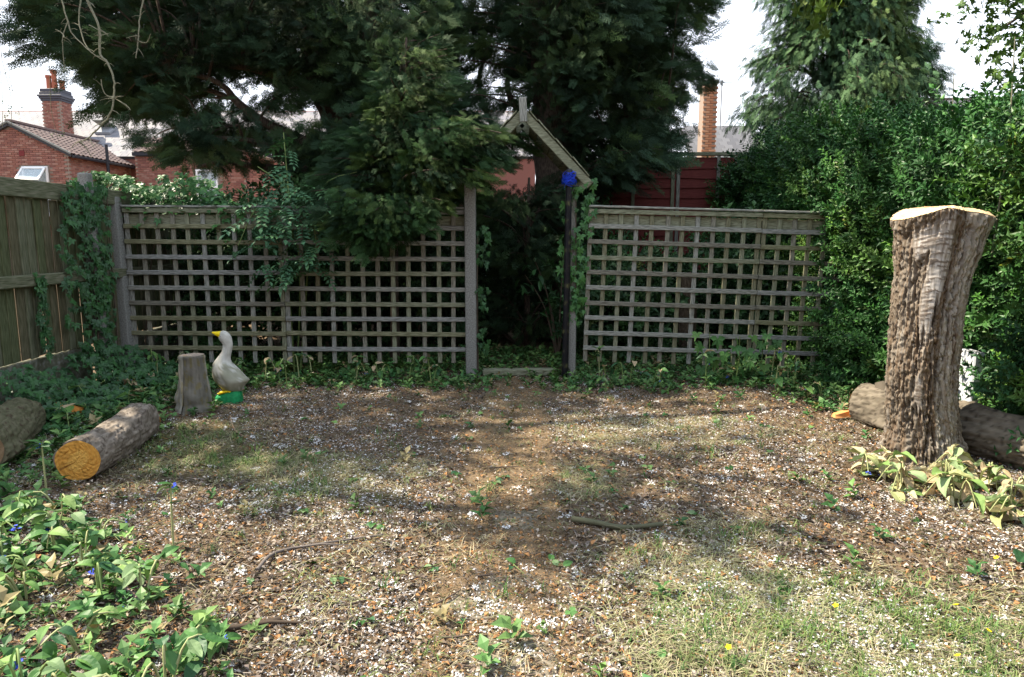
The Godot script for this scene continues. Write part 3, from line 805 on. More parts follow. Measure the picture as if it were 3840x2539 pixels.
	conifer_crown(c, [-1.11,2.53,-8.18,-1.35,2.69,-7.72,-1.51,2.78,-8.16,-0.67,2.54,-7.54,-1.85,2.17,-8.2,-1.23,3.28,-8.08,-1.31,2.69,-7.29,-0.69,2.36,-7.89,-1.09,2.1,-7.33,-1.32,2.37,-7.63,-0.74,2.71,-7.53,-0.54,2.29,-7.3,-1.78,2.38,-8.01,-1.67,2.04,-7.75,-0.99,1.95,-7.28,-0.54,2.61,-7.94,-1.37,2.04,-7.7,-0.11,2.54,-7.67,-1.12,2.55,-7.8,-1.11,2.11,-8.08,-1.67,2.54,-7.89,-1.23,2.53,-7.32,-0.85,2.55,-7.15,-0.69,2.14,-7.82,-1.23,3.03,-8.17,-0.42,2.49,-7.51,-1.82,1.92,-7.21,-1,3.5,-7.72,-0.61,2.14,-7.34,-1.18,1.98,-7.48,-1.55,2.44,-7.43,-1.3,2.87,-7.88,-0.98,2.68,-7.17,-1.63,2.23,-7.35,-0.97,2.67,-7.69,-1.12,2.38,-8.02,-1.61,2.3,-8.12,-0.8,2.29,-7.6,-0.93,1.97,-7.83,-0.72,2.57,-8.13,-0.72,1.95,-7.58,-1.04,2.24,-7.22,-1.14,3.34,-7.72,-0.95,2.4,-7.51,-0.41,2.39,-8.1,-1.6,2.18,-7.81,-0.78,2.1,-7.48,-1.49,2.56,-7.75,-1.62,1.94,-7.3,-0.48,2.7,-7.56,-1.4,2.38,-8.17,-1.45,2.63,-8.14,-1.4,2.24,-7.26,-1.8,2.09,-7.35,-1.07,3.15,-7.66,-1.92,2.2,-7.76,-1.5,2.07,-7.27,-0.78,2.29,-7.18,-2.01,2.32,-8.17,-1.05,3.65,-8.15,-1.2,2.98,-7.16,-0.85,2.47,-7.98,-0.91,2.05,-8.18,-1.4,2.01,-8.08,-1.01,2.25,-7.76,-0.82,2.75,-8,-0.74,2.16,-8.2,-1.09,3.3,-7.36,-1.12,3.42,-8.13,-0.32,2.34,-7.54,-0.3,2.48,-7.82,-1.1,2.85,-7.17,-0.58,2.77,-8.15,-1.3,2.53,-8.13,-1.38,2.44,-7.25,-1.22,1.67,-6.95,-1.29,1.8,-6.93,-1.5,1.66,-6.88,-1.39,1.73,-6.94,-1.68,1.78,-6.92,-1.31,1.45,-6.84,-1.08,1.78,-6.9,-1.22,1.58,-6.81,-1.37,1.58,-6.82,-0.82,1.81,-6.91,-0.95,1.79,-6.95,-1.48,1.48,-6.91,-1.63,1.69,-6.97,-1.52,1.81,-6.89,-1.08,1.68,-6.9,-1.57,1.58,-6.91,-1.29,1.72,-6.8,-1.24,1.51,-6.97,-0.61,2.11,-6.96,-0.34,2.36,-6.94,-0.28,2.26,-6.96,-0.63,2.4,-6.76,-0.75,2.51,-6.95,-0.51,2.09,-6.79,-0.5,2.34,-7,-0.83,2.08,-6.8,-0.76,2.34,-6.84,-0.82,2.19,-6.9,-0.53,2.22,-6.88,-0.62,2.3,-6.99,-0.32,2.46,-6.89,-0.61,2.51,-6.84,-0.46,2.48,-6.9,-0.8,2.45,-6.76,-0.96,2.91,-7.37,-0.94,2.49,-7.65,-1.15,3.03,-7.53,-1.4,2.82,-7.92,-0.98,3.09,-7.48,-0.97,2.6,-7.92,-1.02,2.86,-8,-0.76,2.7,-7.6,-0.94,2.69,-7.55,-1.22,3.17,-7.96,-0.86,3.26,-7.44,-1.24,2.72,-7.48,-1.14,2.55,-7.84,-1.29,2.94,-7.97,-0.88,2.5,-7.35,-1.14,2.54,-7.41,-0.87,3.02,-7.31,-0.88,2.84,-7.69,-1.19,2.88,-7.48,-0.93,3.38,-7.66,-1.35,2.7,-7.89,-0.89,3.25,-7.84], [smooth_path(ct, 6)], small, [mat(0.028, 0.075, 0.026, 0.75, true), mat(0.04, 0.1, 0.03, 0.75, true), mat(0.065, 0.12, 0.03, 0.75, true), mat(0.022, 0.06, 0.026, 0.75, true)], 0.8, 1.2)
	var e := thing("cypress_tree", "small shaded evergreen filling the back of the gateway", "tree", Vector3.ZERO)
	var et := [Vector3(0.2, -0.1, -9.0), Vector3(0.2, 1.0, -9.0), Vector3(0.22, 2.2, -9.0)]
	trunk(e, et, 0.05, 0.015)
	conifer_crown(e, [-0.42,1.94,-8.75,-0.01,1.2,-9.79,0.68,2.06,-9.83,0.12,1.43,-8.66,-0.44,0.47,-9.75,0.25,2.05,-9.42,-0.45,1.51,-9.68,0.28,1.07,-8.9,-0.47,0.24,-9.91,-0.32,0.29,-8.74,-0.02,1.92,-8.45,0.55,1.12,-9.6,0.38,1.98,-8.93,0.39,0.49,-9.16,-0.3,1.74,-10.11,0.12,1.87,-9.68,-0.17,0.71,-8.91,0.34,1.8,-9.31,-0.38,1.71,-8.55,0,0.27,-10.1,0.45,0.48,-8.6,-0.28,0.31,-9.63,0.15,1.66,-9.25,0.07,0.86,-8.98,0.05,0.39,-8.82,0.49,1.79,-8.79,0.42,1.22,-9.97,0.6,1.49,-9.81,-0.21,1.51,-9.82,0.21,0.33,-9.77,0.26,1.41,-9.23,0.01,1.25,-8.45,0.59,0.67,-9.49,-0.15,1.81,-9.38,0.46,0.43,-9.8,0.28,1.46,-9.87], [smooth_path(et, 5)], big, dark, 0.7, 1.0)

func build_lawson() -> void:
	var t := thing("weeping_conifer", "tall pale green conifer with drooping tassels behind the red fence", "tree", Vector3(6.95, 0, -15.5))
	trunk(t, [Vector3(0, -0.1, 0), Vector3(0, 4, 0), Vector3(0.1, 8, 0), Vector3(0, 11, 0)], 0.28, 0.03)
	var kinds := [spray_shape(false, 0.023), spray_shape(false, 0.023), spray_shape(false, 0.023)]
	var meshes := []
	for v in 6:
		var where := []
		var tint := PackedColorArray()
		for j in 84:
			var f := rng.randf()
			var at := Vector3(rnd(-0.26, 0.26), rnd(-0.08, 0.14) - f * 0.36, rnd(-0.45, 0.22))
			where.append(Transform3D(toward(Vector3(rnd(-0.35, 0.35), -0.2 - f, rnd(0.1, 0.9)), rnd(0, TAU), rnd(0.14, 0.26)), at))
			var g := rnd(0.45, 1.0)
			tint.append(Color(g, g, g))
		meshes.append(baked(kinds, where, tint))
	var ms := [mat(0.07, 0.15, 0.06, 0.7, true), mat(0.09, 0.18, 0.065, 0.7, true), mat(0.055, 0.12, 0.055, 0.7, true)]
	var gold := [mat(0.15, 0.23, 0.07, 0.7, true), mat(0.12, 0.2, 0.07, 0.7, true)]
	var crown := Node3D.new()
	crown.name = "crown"
	t.add_child(crown, true)
	var tw := Shape.new()
	var inner := []
	for k in 560:
		var y := rnd(0.9, 8.2) if k < 500 else rnd(8.0, 10.6)
		var r := 2.1 * pow(clampf((11.0 - y) / 7.5, 0.05, 1.0), 0.62) * (1.0 + 0.1 * sin(y * 3.0))
		var front := k < 290
		var a := rnd(0.05, PI - 0.05) if front else rnd(0, TAU)
		var o := Vector3(cos(a), 0, sin(a))
		var rr := r * (rnd(0.72, 1.02) if front else rnd(0.35, 1.0))
		var p := Vector3(0, y, 0) + o * rr
		if front:
			var stem := smooth_path([Vector3(0, y - 0.2, 0), o * rr * 0.55 + Vector3(0, y + 0.12, 0), p, p + o * 0.15 + Vector3.DOWN * 0.2], 3)
			tw.tube(stem, taper(stem.size(), 0.025, 0.004), 4, Color.WHITE, 0.0, false)
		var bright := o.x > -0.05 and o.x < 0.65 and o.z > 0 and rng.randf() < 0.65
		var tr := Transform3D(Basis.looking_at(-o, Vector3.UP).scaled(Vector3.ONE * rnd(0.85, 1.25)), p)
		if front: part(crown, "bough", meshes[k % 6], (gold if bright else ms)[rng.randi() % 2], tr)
		else: inner.append(tr)
	many(t, "inner_foliage", meshes[0], ms[2], inner)
	part(t, "branches", tw.mesh(), M.bark)

func hedge_top(wz: float) -> float:
	return 2.5 + 0.06 * sin(wz * 1.3) + 0.14 * bump.get_noise_2d(wz * 50.0, 7.0) - 0.14 * clampf(wz + 7.5, 0, 5)

func build_hedge() -> void:
	var h := thing("privet_hedge", "overgrown privet hedge with small glossy leaves along the garden boundary", "hedge", Vector3(3.6, 0, -6))
	var kinds := [sprig_shape(14, 0.2, 0.056, 0.026), sprig_shape(16, 0.26, 0.052, 0.024), sprig_shape(12, 0.16, 0.05, 0.026)]
	var meshes := []
	for k in 10: meshes.append(clump_mesh(kinds, 34 + k * 2, Vector3(0.2, 0.24, 0.24), Vector3(-0.55, 0.45, 0.1), 0.55 + 0.03 * k, 1.4))
	var tops := []
	for k in 3: tops.append(clump_mesh(kinds, 36, Vector3(0.24, 0.16, 0.24), Vector3(-0.1, 0.9, 0.0), 0.75, 1.35))
	var ms := []
	for q in [[0.04, 0.13, 0.035], [0.05, 0.15, 0.04], [0.034, 0.11, 0.038], [0.07, 0.185, 0.045], [0.042, 0.125, 0.035], [0.06, 0.155, 0.036], [0.11, 0.23, 0.05]]:
		var m := mat(q[0], q[1], q[2], 0.45, true, 0.5)
		ms.append(m)
	var foliage := Node3D.new()
	foliage.name = "foliage"
	h.add_child(foliage, true)
	var back := []
	var z := -5.5
	while z < 4.6:
		var wz := z - 6.0
		var top := hedge_top(wz)
		var y := 0.12
		while y < top:
			var face := -0.22 + 0.08 * sin(wz * 2.1 + y) + 0.16 * bump.get_noise_2d(wz * 55.0, y * 60.0) + 0.2 * clampf(y - 2.0, 0, 1) + (0.18 if wz > -4.2 and y < 1.2 else 0.0)
			if wz < -7.0: face += 0.05 * (wz + 7.0)
			for layer in 3:
				if layer < 2 and rng.randf() < (0.1 if layer == 0 else 0.25): continue
				var b := Basis(Vector3.RIGHT, rnd(-0.6, 0.6)) * Basis(Vector3.UP, rnd(-0.5, 0.5)) * Basis.IDENTITY.scaled(Vector3.ONE * rnd(0.8, 1.15))
				var t := Transform3D(b, Vector3(face + 0.1 + layer * 0.3 + rnd(-0.06, 0.06), y + rnd(-0.08, 0.08), z + rnd(-0.1, 0.1)))
				if layer == 0 and wz < -3.2: part(foliage, "leaf_clump", meshes[rng.randi() % 10], ms[rng.randi() % ms.size()], t)
				else: back.append(t)
			y += 0.27
		for k in 3:
			var t := Transform3D(Basis(Vector3.UP, rnd(0, TAU)).scaled(Vector3.ONE * rnd(0.8, 1.15)), Vector3(-0.1 + k * 0.32 + rnd(-0.1, 0.1), top + rnd(-0.12, 0.03), z + rnd(-0.1, 0.1)))
			if wz < -3.2: part(foliage, "leaf_clump", tops[rng.randi() % 3], ms[rng.randi() % 4], t)
			else: back.append(t)
		z += 0.27
	many(h, "inner_foliage", meshes[0], ms[0], back)
	for i in 34:
		var p := Vector3(rnd(0.0, 0.4), -0.05, rnd(-5.4, 4.4))
		var s := Shape.new()
		var line := smooth_path([p, p + Vector3(rnd(-0.15, 0.15), 0.9, rnd(-0.2, 0.2)), p + Vector3(rnd(-0.25, 0.25), 2.2, rnd(-0.3, 0.3))], 3)
		s.tube(line, taper(line.size(), 0.018, 0.005), 5, Color.WHITE, 0.1, false)
		part(h, "stem", s.mesh(), M.twig)
	for q in [[-0.35, 1.35], [0.1, 0.9], [-0.1, 0.35]]:     # bare canes sticking out above the top
		var s := Shape.new()
		var p := Vector3(q[0], 1.3, q[1])
		s.tube([p, p + Vector3(0.02, 0.8, 0.02), p + Vector3(-0.03, 1.4, 0.05)], [0.008, 0.006, 0.003], 5)
		part(h, "cane", s.mesh(), M.pale_twig)
	# laurel hedge closing the far end of the garden
	var l := thing("laurel_hedge", "dense dark hedge at the far end behind the trellis and trees", "hedge", Vector3(-2.5, 0, -12.2))
	var lk := [sprig_shape(12, 0.3, 0.12, 0.055, 0.9, false), sprig_shape(10, 0.26, 0.11, 0.05, 0.9, false)]
	var lm := []
	for k in 3: lm.append(clump_mesh(lk, 40, Vector3(0.34, 0.3, 0.28), Vector3(0, 0.3, 0.4), 0.8, 1.2))
	var where := []
	for i in 420: where.append(Transform3D(Basis(Vector3.UP, rnd(-0.7, 0.7)), Vector3(rnd(-4.5, 4.2), rnd(0.1, 1.7), rnd(-0.45, 0.45))))
	many(l, "foliage", lm[0], mat(0.042, 0.105, 0.04, 0.5, true), where)
	for i in 9:
		var s := Shape.new()
		var x := -4.3 + i * 1.05
		s.tube([Vector3(x, -0.05, 0), Vector3(x + 0.1, 0.9, 0.1), Vector3(x, 1.7, 0)], [0.04, 0.03, 0.01], 6)
		part(l, "stem", s.mesh(), M.twig)

func leafy(tree: Node3D, blobs: Array, kinds: Array, ms: Array, gap: float, per: int, size: float) -> void:
	var meshes := []
	for k in 5: meshes.append(clump_mesh(kinds, per, Vector3.ONE * size, Vector3(0, -0.1, 0), 0.8, 1.3))
	var crown := Node3D.new()
	crown.name = "crown"
	tree.add_child(crown, true)
	for q in blobs:
		var n := int(4.19 * q[1].x * q[1].y * q[1].z / (gap * gap * gap)) + 2
		for i in n:
			var u := Vector3(rng.randfn(), rng.randfn(), rng.randfn()).normalized() * pow(rng.randf(), 0.4)
			var p: Vector3 = q[0] + u * q[1]
			if patch.get_noise_3dv(p * 45.0) < -0.25: continue
			part(crown, "leaf_clump", meshes[rng.randi() % 5], ms[rng.randi() % ms.size()], Transform3D(Basis(Vector3(rnd(-1, 1), 1, rnd(-1, 1)).normalized(), rnd(0, TAU)).scaled(Vector3.ONE * rnd(0.8, 1.2)), p))

func build_shade_tree() -> void:
	var t := thing("poplar_tree", "tall leafy tree beyond the board fence with dead twigs hanging down", "tree", Vector3.ZERO)
	trunk(t, [Vector3(-7.9, -0.1, -5.6), Vector3(-7.8, 2.5, -5.6), Vector3(-7.5, 5.0, -5.7), Vector3(-7.2, 8.6, -5.9)], 0.3, 0.1)
	trunk(t, [Vector3(-7.7, 4.0, -5.6), Vector3(-6.0, 5.6, -5.8), Vector3(-4.2, 6.6, -6.3), Vector3(-2.0, 7.0, -7.0)], 0.11, 0.03, "limb")
	trunk(t, [Vector3(-7.75, 3.6, -5.6), Vector3(-6.4, 4.9, -4.9), Vector3(-4.6, 5.6, -4.4), Vector3(-3.0, 4.9, -3.95), Vector3(-2.45, 3.2, -3.75)], 0.09, 0.014, "limb")
	trunk(t, [Vector3(-7.6, 5.0, -5.7), Vector3(-6.4, 6.4, -6.6), Vector3(-5.2, 7.2, -7.4)], 0.08, 0.03, "limb")
	var twig := [sprig_shape(12, 0.42, 0.085, 0.07, 0.9, false, 0.1), sprig_shape(10, 0.36, 0.08, 0.065, 0.9, false, 0.1)]
	leafy(t, [[Vector3(-6.0, 7.1, -6.4), Vector3(2.6, 1.3, 2.0)], [Vector3(-2.6, 7.4, -7.6), Vector3(2.3, 1.0, 1.1)], [Vector3(-4.9, 6.6, -4.7), Vector3(1.1, 0.8, 0.9)], [Vector3(-8.2, 9.2, -7.8), Vector3(2.0, 1.4, 1.8)]], twig, [mat(0.06, 0.15, 0.03, 0.5, true, 0.6), mat(0.1, 0.2, 0.04, 0.5, true, 0.6)], 0.98, 26, 0.42)
	var i := 0
	for l in [[Vector3(-2.22,2.77,-3.7),Vector3(-2.16,2.62,-3.69),Vector3(-2.11,2.48,-3.68),Vector3(-2.11,2.36,-3.67),Vector3(-2.07,2.31,-3.66),Vector3(-2.04,2.23,-3.65),Vector3(-2.04,2.15,-3.64),Vector3(-2.05,2.07,-3.63),Vector3(-2.11,1.99,-3.62),Vector3(-2.18,1.93,-3.61),Vector3(-2.22,1.91,-3.6)], [Vector3(-2.38,2.79,-3.8),Vector3(-2.35,2.65,-3.78),Vector3(-2.32,2.56,-3.76),Vector3(-2.29,2.48,-3.74),Vector3(-2.23,2.42,-3.72),Vector3(-2.17,2.37,-3.7),Vector3(-2.09,2.32,-3.68)], [Vector3(-2.3,2.82,-3.9),Vector3(-2.3,2.68,-3.86),Vector3(-2.3,2.57,-3.83),Vector3(-2.26,2.45,-3.79),Vector3(-2.2,2.38,-3.75)], [Vector3(-1.94,2.82,-3.9),Vector3(-1.97,2.68,-3.87),Vector3(-1.99,2.57,-3.85),Vector3(-1.99,2.45,-3.82),Vector3(-2,2.37,-3.8)], [Vector3(-1.99,2.46,-3.82),Vector3(-1.94,2.45,-3.81),Vector3(-1.91,2.49,-3.8)], [Vector3(-2.05,2.14,-3.66),Vector3(-2.1,2.16,-3.66),Vector3(-2.11,2.23,-3.66)], [Vector3(-2.06,2.14,-3.66),Vector3(-1.98,2.1,-3.63),Vector3(-1.94,2.07,-3.6)], [Vector3(-2.21,1.91,-3.6),Vector3(-2.18,1.88,-3.6),Vector3(-2.16,1.83,-3.6)], [Vector3(-2.16,1.93,-3.6),Vector3(-2.13,1.88,-3.58)], [Vector3(-2.32,2.45,-3.72),Vector3(-2.34,2.48,-3.74),Vector3(-2.38,2.5,-3.75)], [Vector3(-2.16,2.5,-3.68),Vector3(-2.04,2.44,-3.6)], [Vector3(-1.99,2.49,-3.82),Vector3(-2.04,2.47,-3.8)], [Vector3(-2.31,2.54,-3.75),Vector3(-2.33,2.46,-3.73),Vector3(-2.33,2.4,-3.72),Vector3(-2.32,2.29,-3.7)]]:
		var line := smooth_path(l, 4)
		var s := Shape.new()
		var r0: float = [0.007, 0.0045, 0.005, 0.005, 0.0034, 0.0034, 0.0034, 0.0034, 0.0026, 0.004, 0.0026, 0.0026, 0.0026][i]
		for q in line.size(): line[q] += Vector3(rnd(-1, 1), rnd(-1, 1), rnd(-1, 1)) * r0 * 0.4
		s.tube(line, taper(line.size(), r0, r0 * 0.45), 6, Color.WHITE, 0.15)
		for k in int(line.size() * 0.5):       # short spurs
			var p: Vector3 = line[rng.randi() % line.size()]
			var d := Vector3(rnd(-1, 1), rnd(-0.6, 0.4), rnd(-0.5, 0.5)).normalized() * rnd(0.02, 0.07)
			s.tube([p, p + d * 0.6, p + d + Vector3(0, -0.008, 0)], [r0 * 0.4, r0 * 0.28, r0 * 0.12], 4)
		part(t, "dead_twig", s.mesh(), M.pale_twig)
		i += 1
	var up := Shape.new()
	for l in [[Vector3(-2.45, 3.2, -3.75), Vector3(-2.6, 3.15, -3.75)], [Vector3(-2.45, 3.3, -3.75), Vector3(-2.15, 3.25, -3.9)], [Vector3(-3.0, 4.9, -3.95), Vector3(-2.2, 4.0, -3.9), Vector3(-2.1, 3.2, -3.9)]]:
		up.tube(l, taper(l.size(), 0.013, 0.009), 6)
	part(t, "dead_twig", up.mesh(), M.pale_twig)

func build_birch() -> void:
	var t := thing("birch_tree", "thin drooping birch twigs hanging pale against the sky", "tree", Vector3(-9.2, 0, -9.5))
	trunk(t, [Vector3(-0.6, -0.1, 0.3), Vector3(-0.5, 3, 0.3), Vector3(-0.3, 6.5, 0.2)], 0.13, 0.05)
	trunk(t, [Vector3(-0.3, 6.0, 0.2), Vector3(0.8, 6.6, 0.1), Vector3(2.4, 6.2, 0.2)], 0.04, 0.012, "limb")
	var leaf_where := []
	var tint := PackedColorArray()
	for i in 16:
		var x := rnd(0.6, 2.6)
		var z := rnd(-0.6, 0.6)
		var p := Vector3(x, 6.4, z)
		var line := [p]
		for k in 7:
			p += Vector3(rnd(-0.08, 0.1), -rnd(0.4, 0.6), rnd(-0.06, 0.06))
			line.append(p)
			for q in 3: 
				leaf_where.append(Transform3D(toward(Vector3(rnd(-1, 1), rnd(-1, 0.2), rnd(-1, 1)), rnd(0, TAU), rnd(0.5, 0.9)), p + Vector3(rnd(-0.1, 0.1), rnd(0, 0.4), rnd(-0.1, 0.1))))
				tint.append(shade(Color(0.14, 0.22, 0.07), 0.8, 1.2))
		var s := Shape.new()
		s.tube(smooth_path(line, 2), taper(15, 0.006, 0.003), 4, Color.WHITE, 0.0, false)
		part(t, "hanging_twig", s.mesh(), M.pale_twig)
	part(t, "crown", baked([sprig_shape(3, 0.12, 0.045, 0.03, 0.9, false)], leaf_where, tint), M.leaf)

func build_sycamore() -> void:
	var t := thing("sycamore_tree", "sycamore leaning its leafy branch tips over the hedge", "tree", Vector3.ZERO)
	trunk(t, [Vector3(7.6, -0.1, -7.6), Vector3(7.4, 2.4, -7.6), Vector3(7.2, 5.0, -7.5), Vector3(7.0, 7.5, -7.3)], 0.2, 0.08)
	trunk(t, [Vector3(7.3, 3.4, -7.5), Vector3(6.4, 3.9, -7.5), Vector3(5.6, 3.9, -7.4), Vector3(5.0, 3.55, -7.3)], 0.05, 0.01, "limb")
	trunk(t, [Vector3(7.35, 2.6, -7.5), Vector3(6.5, 3.1, -7.2), Vector3(5.7, 3.2, -7.1)], 0.05, 0.012, "limb")
	trunk(t, [Vector3(7.2, 5.0, -7.5), Vector3(5.0, 5.0, -6.8), Vector3(3.4, 4.3, -6.4), Vector3(2.3, 3.75, -6.3)], 0.07, 0.012, "limb")
	var s := Shape.new()
	var iv := ivy_mesh()
	var a := iv.surface_get_arrays(0)
	var vv: PackedVector3Array = a[Mesh.ARRAY_VERTEX]
	s.tube([Vector3.ZERO, Vector3(0, 0.16, 0.0), Vector3(0.02, 0.3, 0)], [0.004, 0.003, 0.002], 3, Color(0.4, 0.35, 0.2), 0.0, false)
	for k in 6:
		var b := Basis(Vector3.UP, k * 2.4) * Basis(Vector3.RIGHT, rnd(-1.0, -0.2))
		var o := Vector3(0, 0.08 + 0.045 * k, 0) + b * Vector3(0, -0.03, 0.06)
		var z := rnd(0.08, 0.12)
		for q in range(0, vv.size(), 3):
			s.tri(o + b * vv[q] * z, o + b * vv[q + 1] * z, o + b * vv[q + 2] * z, Color(1, 1, 1) * rnd(0.8, 1.0))
	var m := [s]
	leafy(t, [[Vector3(6.9, 5.2, -7.4), Vector3(1.6, 1.8, 1.6)], [Vector3(5.5, 3.85, -7.35), Vector3(0.75, 0.35, 0.5)], [Vector3(5.55, 3.15, -7.1), Vector3(0.6, 0.5, 0.5)], [Vector3(5.2, 3.75, -7.2), Vector3(0.7, 0.3, 0.4)]], m, [mat(0.055, 0.14, 0.03, 0.5, true, 0.6), mat(0.11, 0.2, 0.05, 0.5, true, 0.6)], 0.5, 11, 0.3)
	leafy(t, [[Vector3(2.75, 3.9, -6.3), Vector3(0.75, 0.3, 0.5)], [Vector3(4.6, 4.9, -6.7), Vector3(1.4, 0.5, 0.6)]], m, [mat(0.09, 0.16, 0.025, 0.5, true, 0.9), mat(0.14, 0.2, 0.035, 0.5, true, 0.9)], 0.42, 9, 0.26)

# ---------------------------------------------------------------- buildings
func brick_face(parent: Node3D, at: Vector3, right: Vector3, w: float, h: float, keep: Callable, ms: Array, most: int) -> void:
	var s := Shape.new()
	s.box(Vector3.ZERO, Vector3(0.215, 0.064, 0.03), 0.004)
	var m := s.mesh()
	var nrm := right.cross(Vector3.UP)
	var basis := Basis(right, Vector3.UP, nrm)
	var where := []
	var rows := int(h / 0.075)
	for r in range(rows - 1, -1, -1):
		for i in int(w / 0.225) + 1:
			var u := i * 0.225 + (0.112 if r % 2 else 0.0)
			var y := r * 0.075 + 0.04
			if u + 0.11 > w or not keep.call(u, y): continue
			where.append(Transform3D(basis, at + right * u + Vector3.UP * y + nrm * rnd(-0.008, -0.003)))
	pieces(parent, "brick", m, ms, where, most, "brickwork")

func slab(parent: Node3D, called: String, size: Vector3, m: Material, at: Vector3, b := Basis.IDENTITY, bevel := 0.01) -> MeshInstance3D:
	var s := Shape.new()
	s.box(Vector3.ZERO, size, bevel)
	return part(parent, called, s.mesh(), m, Transform3D(b, at))

func window_unit(parent: Node3D, at: Vector3, w: float, h: float, opened := false) -> void:
	var o := Node3D.new()
	o.name = "window"
	parent.add_child(o, true)
	o.position = at
	slab(o, "pane", Vector3(w - 0.1, h - 0.1, 0.012), M.pane, Vector3(0, 0, -0.02), Basis.IDENTITY, 0.002)
	slab(o, "curtain", Vector3(w - 0.1, h * 0.62, 0.01), M.curtain, Vector3(0, -h * 0.17, -0.09), Basis.IDENTITY, 0.002)
	for q in [[-w / 2 + 0.035, 0.0, 0.07, h], [w / 2 - 0.035, 0.0, 0.07, h]]:
		slab(o, "frame", Vector3(q[2], q[3], 0.08), M.white, Vector3(q[0], q[1], 0.0))
	for q in [h / 2 - 0.035, -h / 2 + 0.035, h * 0.13]:
		slab(o, "frame", Vector3(w - 0.14, 0.07, 0.075), M.white, Vector3(0, q, 0.0))
	if opened:
		var c := Basis(Vector3.RIGHT, -0.75)
		var hh := h * 0.36
		for q in [[0.0, -0.03, w - 0.05, 0.07], [0.0, -hh, w - 0.05, 0.07], [-w / 2 + 0.06, -hh / 2, 0.07, hh], [w / 2 - 0.06, -hh / 2, 0.07, hh]]:
			slab(o, "sash", Vector3(q[2], q[3], 0.05), M.white, Vector3(0, h / 2 - 0.04, 0.06) + c * Vector3(q[0], q[1], 0.0), c)
		slab(o, "pane", Vector3(w - 0.18, hh - 0.06, 0.01), M.pane, Vector3(0, h / 2 - 0.04, 0.06) + c * Vector3(0, -hh / 2, 0), c, 0.002)
	slab(o, "sill", Vector3(w + 0.1, 0.08, 0.14), M.white, Vector3(0, -h / 2 - 0.04, 0.03))

# courses of slates or tiles on a slope from the eave corner; u runs along the eave, s up the slope
func roofing(parent: Node3D, eave: Vector3, u: Vector3, s: Vector3, length: float, run: float, tw: float, gauge: float, ms: Array, called: String, most: int, rolled := false) -> void:
	var nrm := u.cross(s).normalized()
	if nrm.y < 0: nrm = -nrm
	var sh := Shape.new()
	if rolled:
		for k in 6:
			var a0 := k / 6.0
			var a1 := (k + 1) / 6.0
			var h0 := 0.022 * sin(a0 * TAU)
			var h1 := 0.022 * sin(a1 * TAU)
			sh.quad_out(Vector3((a0 - 0.5) * tw, h0 + 0.035, gauge * 0.62), Vector3((a1 - 0.5) * tw, h1 + 0.035, gauge * 0.62), Vector3((a1 - 0.5) * tw, h1, -gauge * 0.62), Vector3((a0 - 0.5) * tw, h0, -gauge * 0.62), Vector3(0, -1, 0))
			sh.quad_out(Vector3((a0 - 0.5) * tw, h0 + 0.035, gauge * 0.62), Vector3((a1 - 0.5) * tw, h1 + 0.035, gauge * 0.62), Vector3((a1 - 0.5) * tw, h1, gauge * 0.62), Vector3((a0 - 0.5) * tw, h0, gauge * 0.62), Vector3(0, 0, -1))
	else:
		sh.box(Vector3.ZERO, Vector3(tw - 0.008, 0.012, gauge * 1.3), 0.003)
	var b := Basis(u, nrm, u.cross(nrm))
	if b.z.dot(s) > 0: b = Basis(-u, nrm, -u.cross(nrm))
	var where := []
	for r in int(run / gauge):
		for i in int(length / tw):
			var off := tw * (i + 0.5 + (0.5 if r % 2 and not rolled else 0.0))
			if off > length: continue
			where.append(Transform3D(b.rotated(b.x.normalized(), 0.03), eave + u * off + s * (gauge * (r + 0.5)) + nrm * (0.03 + rnd(0, 0.006))))
	pieces(parent, called, sh.mesh(), ms, where, most)
	var deck := Shape.new()
	deck.box(eave + u * length / 2 + s * run / 2 - nrm * 0.05, Vector3(length, 0.1, run), 0.004, Basis(u, nrm, u.cross(nrm)))
	part(parent, "roof_deck", deck.mesh(), M.felt)

func chimney(parent: Node3D, at: Vector3, w: float, d: float, y0: float, y1: float, ms: Array, crown: Array, pots: Array) -> void:
	var c := Node3D.new()
	c.name = "chimney"
	parent.add_child(c, true)
	c.position = at
	slab(c, "core", Vector3(w - 0.03, y1 - y0, d - 0.03), M.mortar, Vector3(0, (y0 + y1) / 2, 0))
	var all := func(_u, _y): return true
	var body := y1 - (0.55 if crown.size() else 0.0)
	brick_face(c, Vector3(-w / 2 + 0.1, y0, d / 2), Vector3.RIGHT, w - 0.1, body - y0, all, ms, 40)
	brick_face(c, Vector3(w / 2, y0, d / 2 - 0.1), Vector3.FORWARD, d - 0.1, body - y0, all, ms, 20)
	if crown.size():
		for q in [[0.0, 0.03], [0.09, 0.07], [0.18, 0.11], [0.27, 0.05], [0.42, 0.02]]:
			slab(c, "corbel", Vector3(w + q[1] * 2, 0.14 if q[0] > 0.2 else 0.09, d + q[1] * 2), crown[int(q[0] * 10) % 2], Vector3(0, body + q[0] + 0.05, 0), Basis.IDENTITY, 0.015)
	else:
		slab(c, "corbel", Vector3(w + 0.06, 0.1, d + 0.06), M.concrete, Vector3(0, y1 + 0.03, 0))
	for p in pots:
		var s := Shape.new()
		var line := []
		var rr := []
		for q in [[0.0, 1.0], [0.1, 0.95], [p[1] * 0.8, 0.85], [p[1] * 0.82, 1.1], [p[1], 1.08]]:
			line.append(Vector3(p[0], y1 + q[0], 0))
			rr.append(0.12 * q[1])
		s.tube(line, rr, 12)
		part(c, "chimney_pot", s.mesh(), M.terracotta)

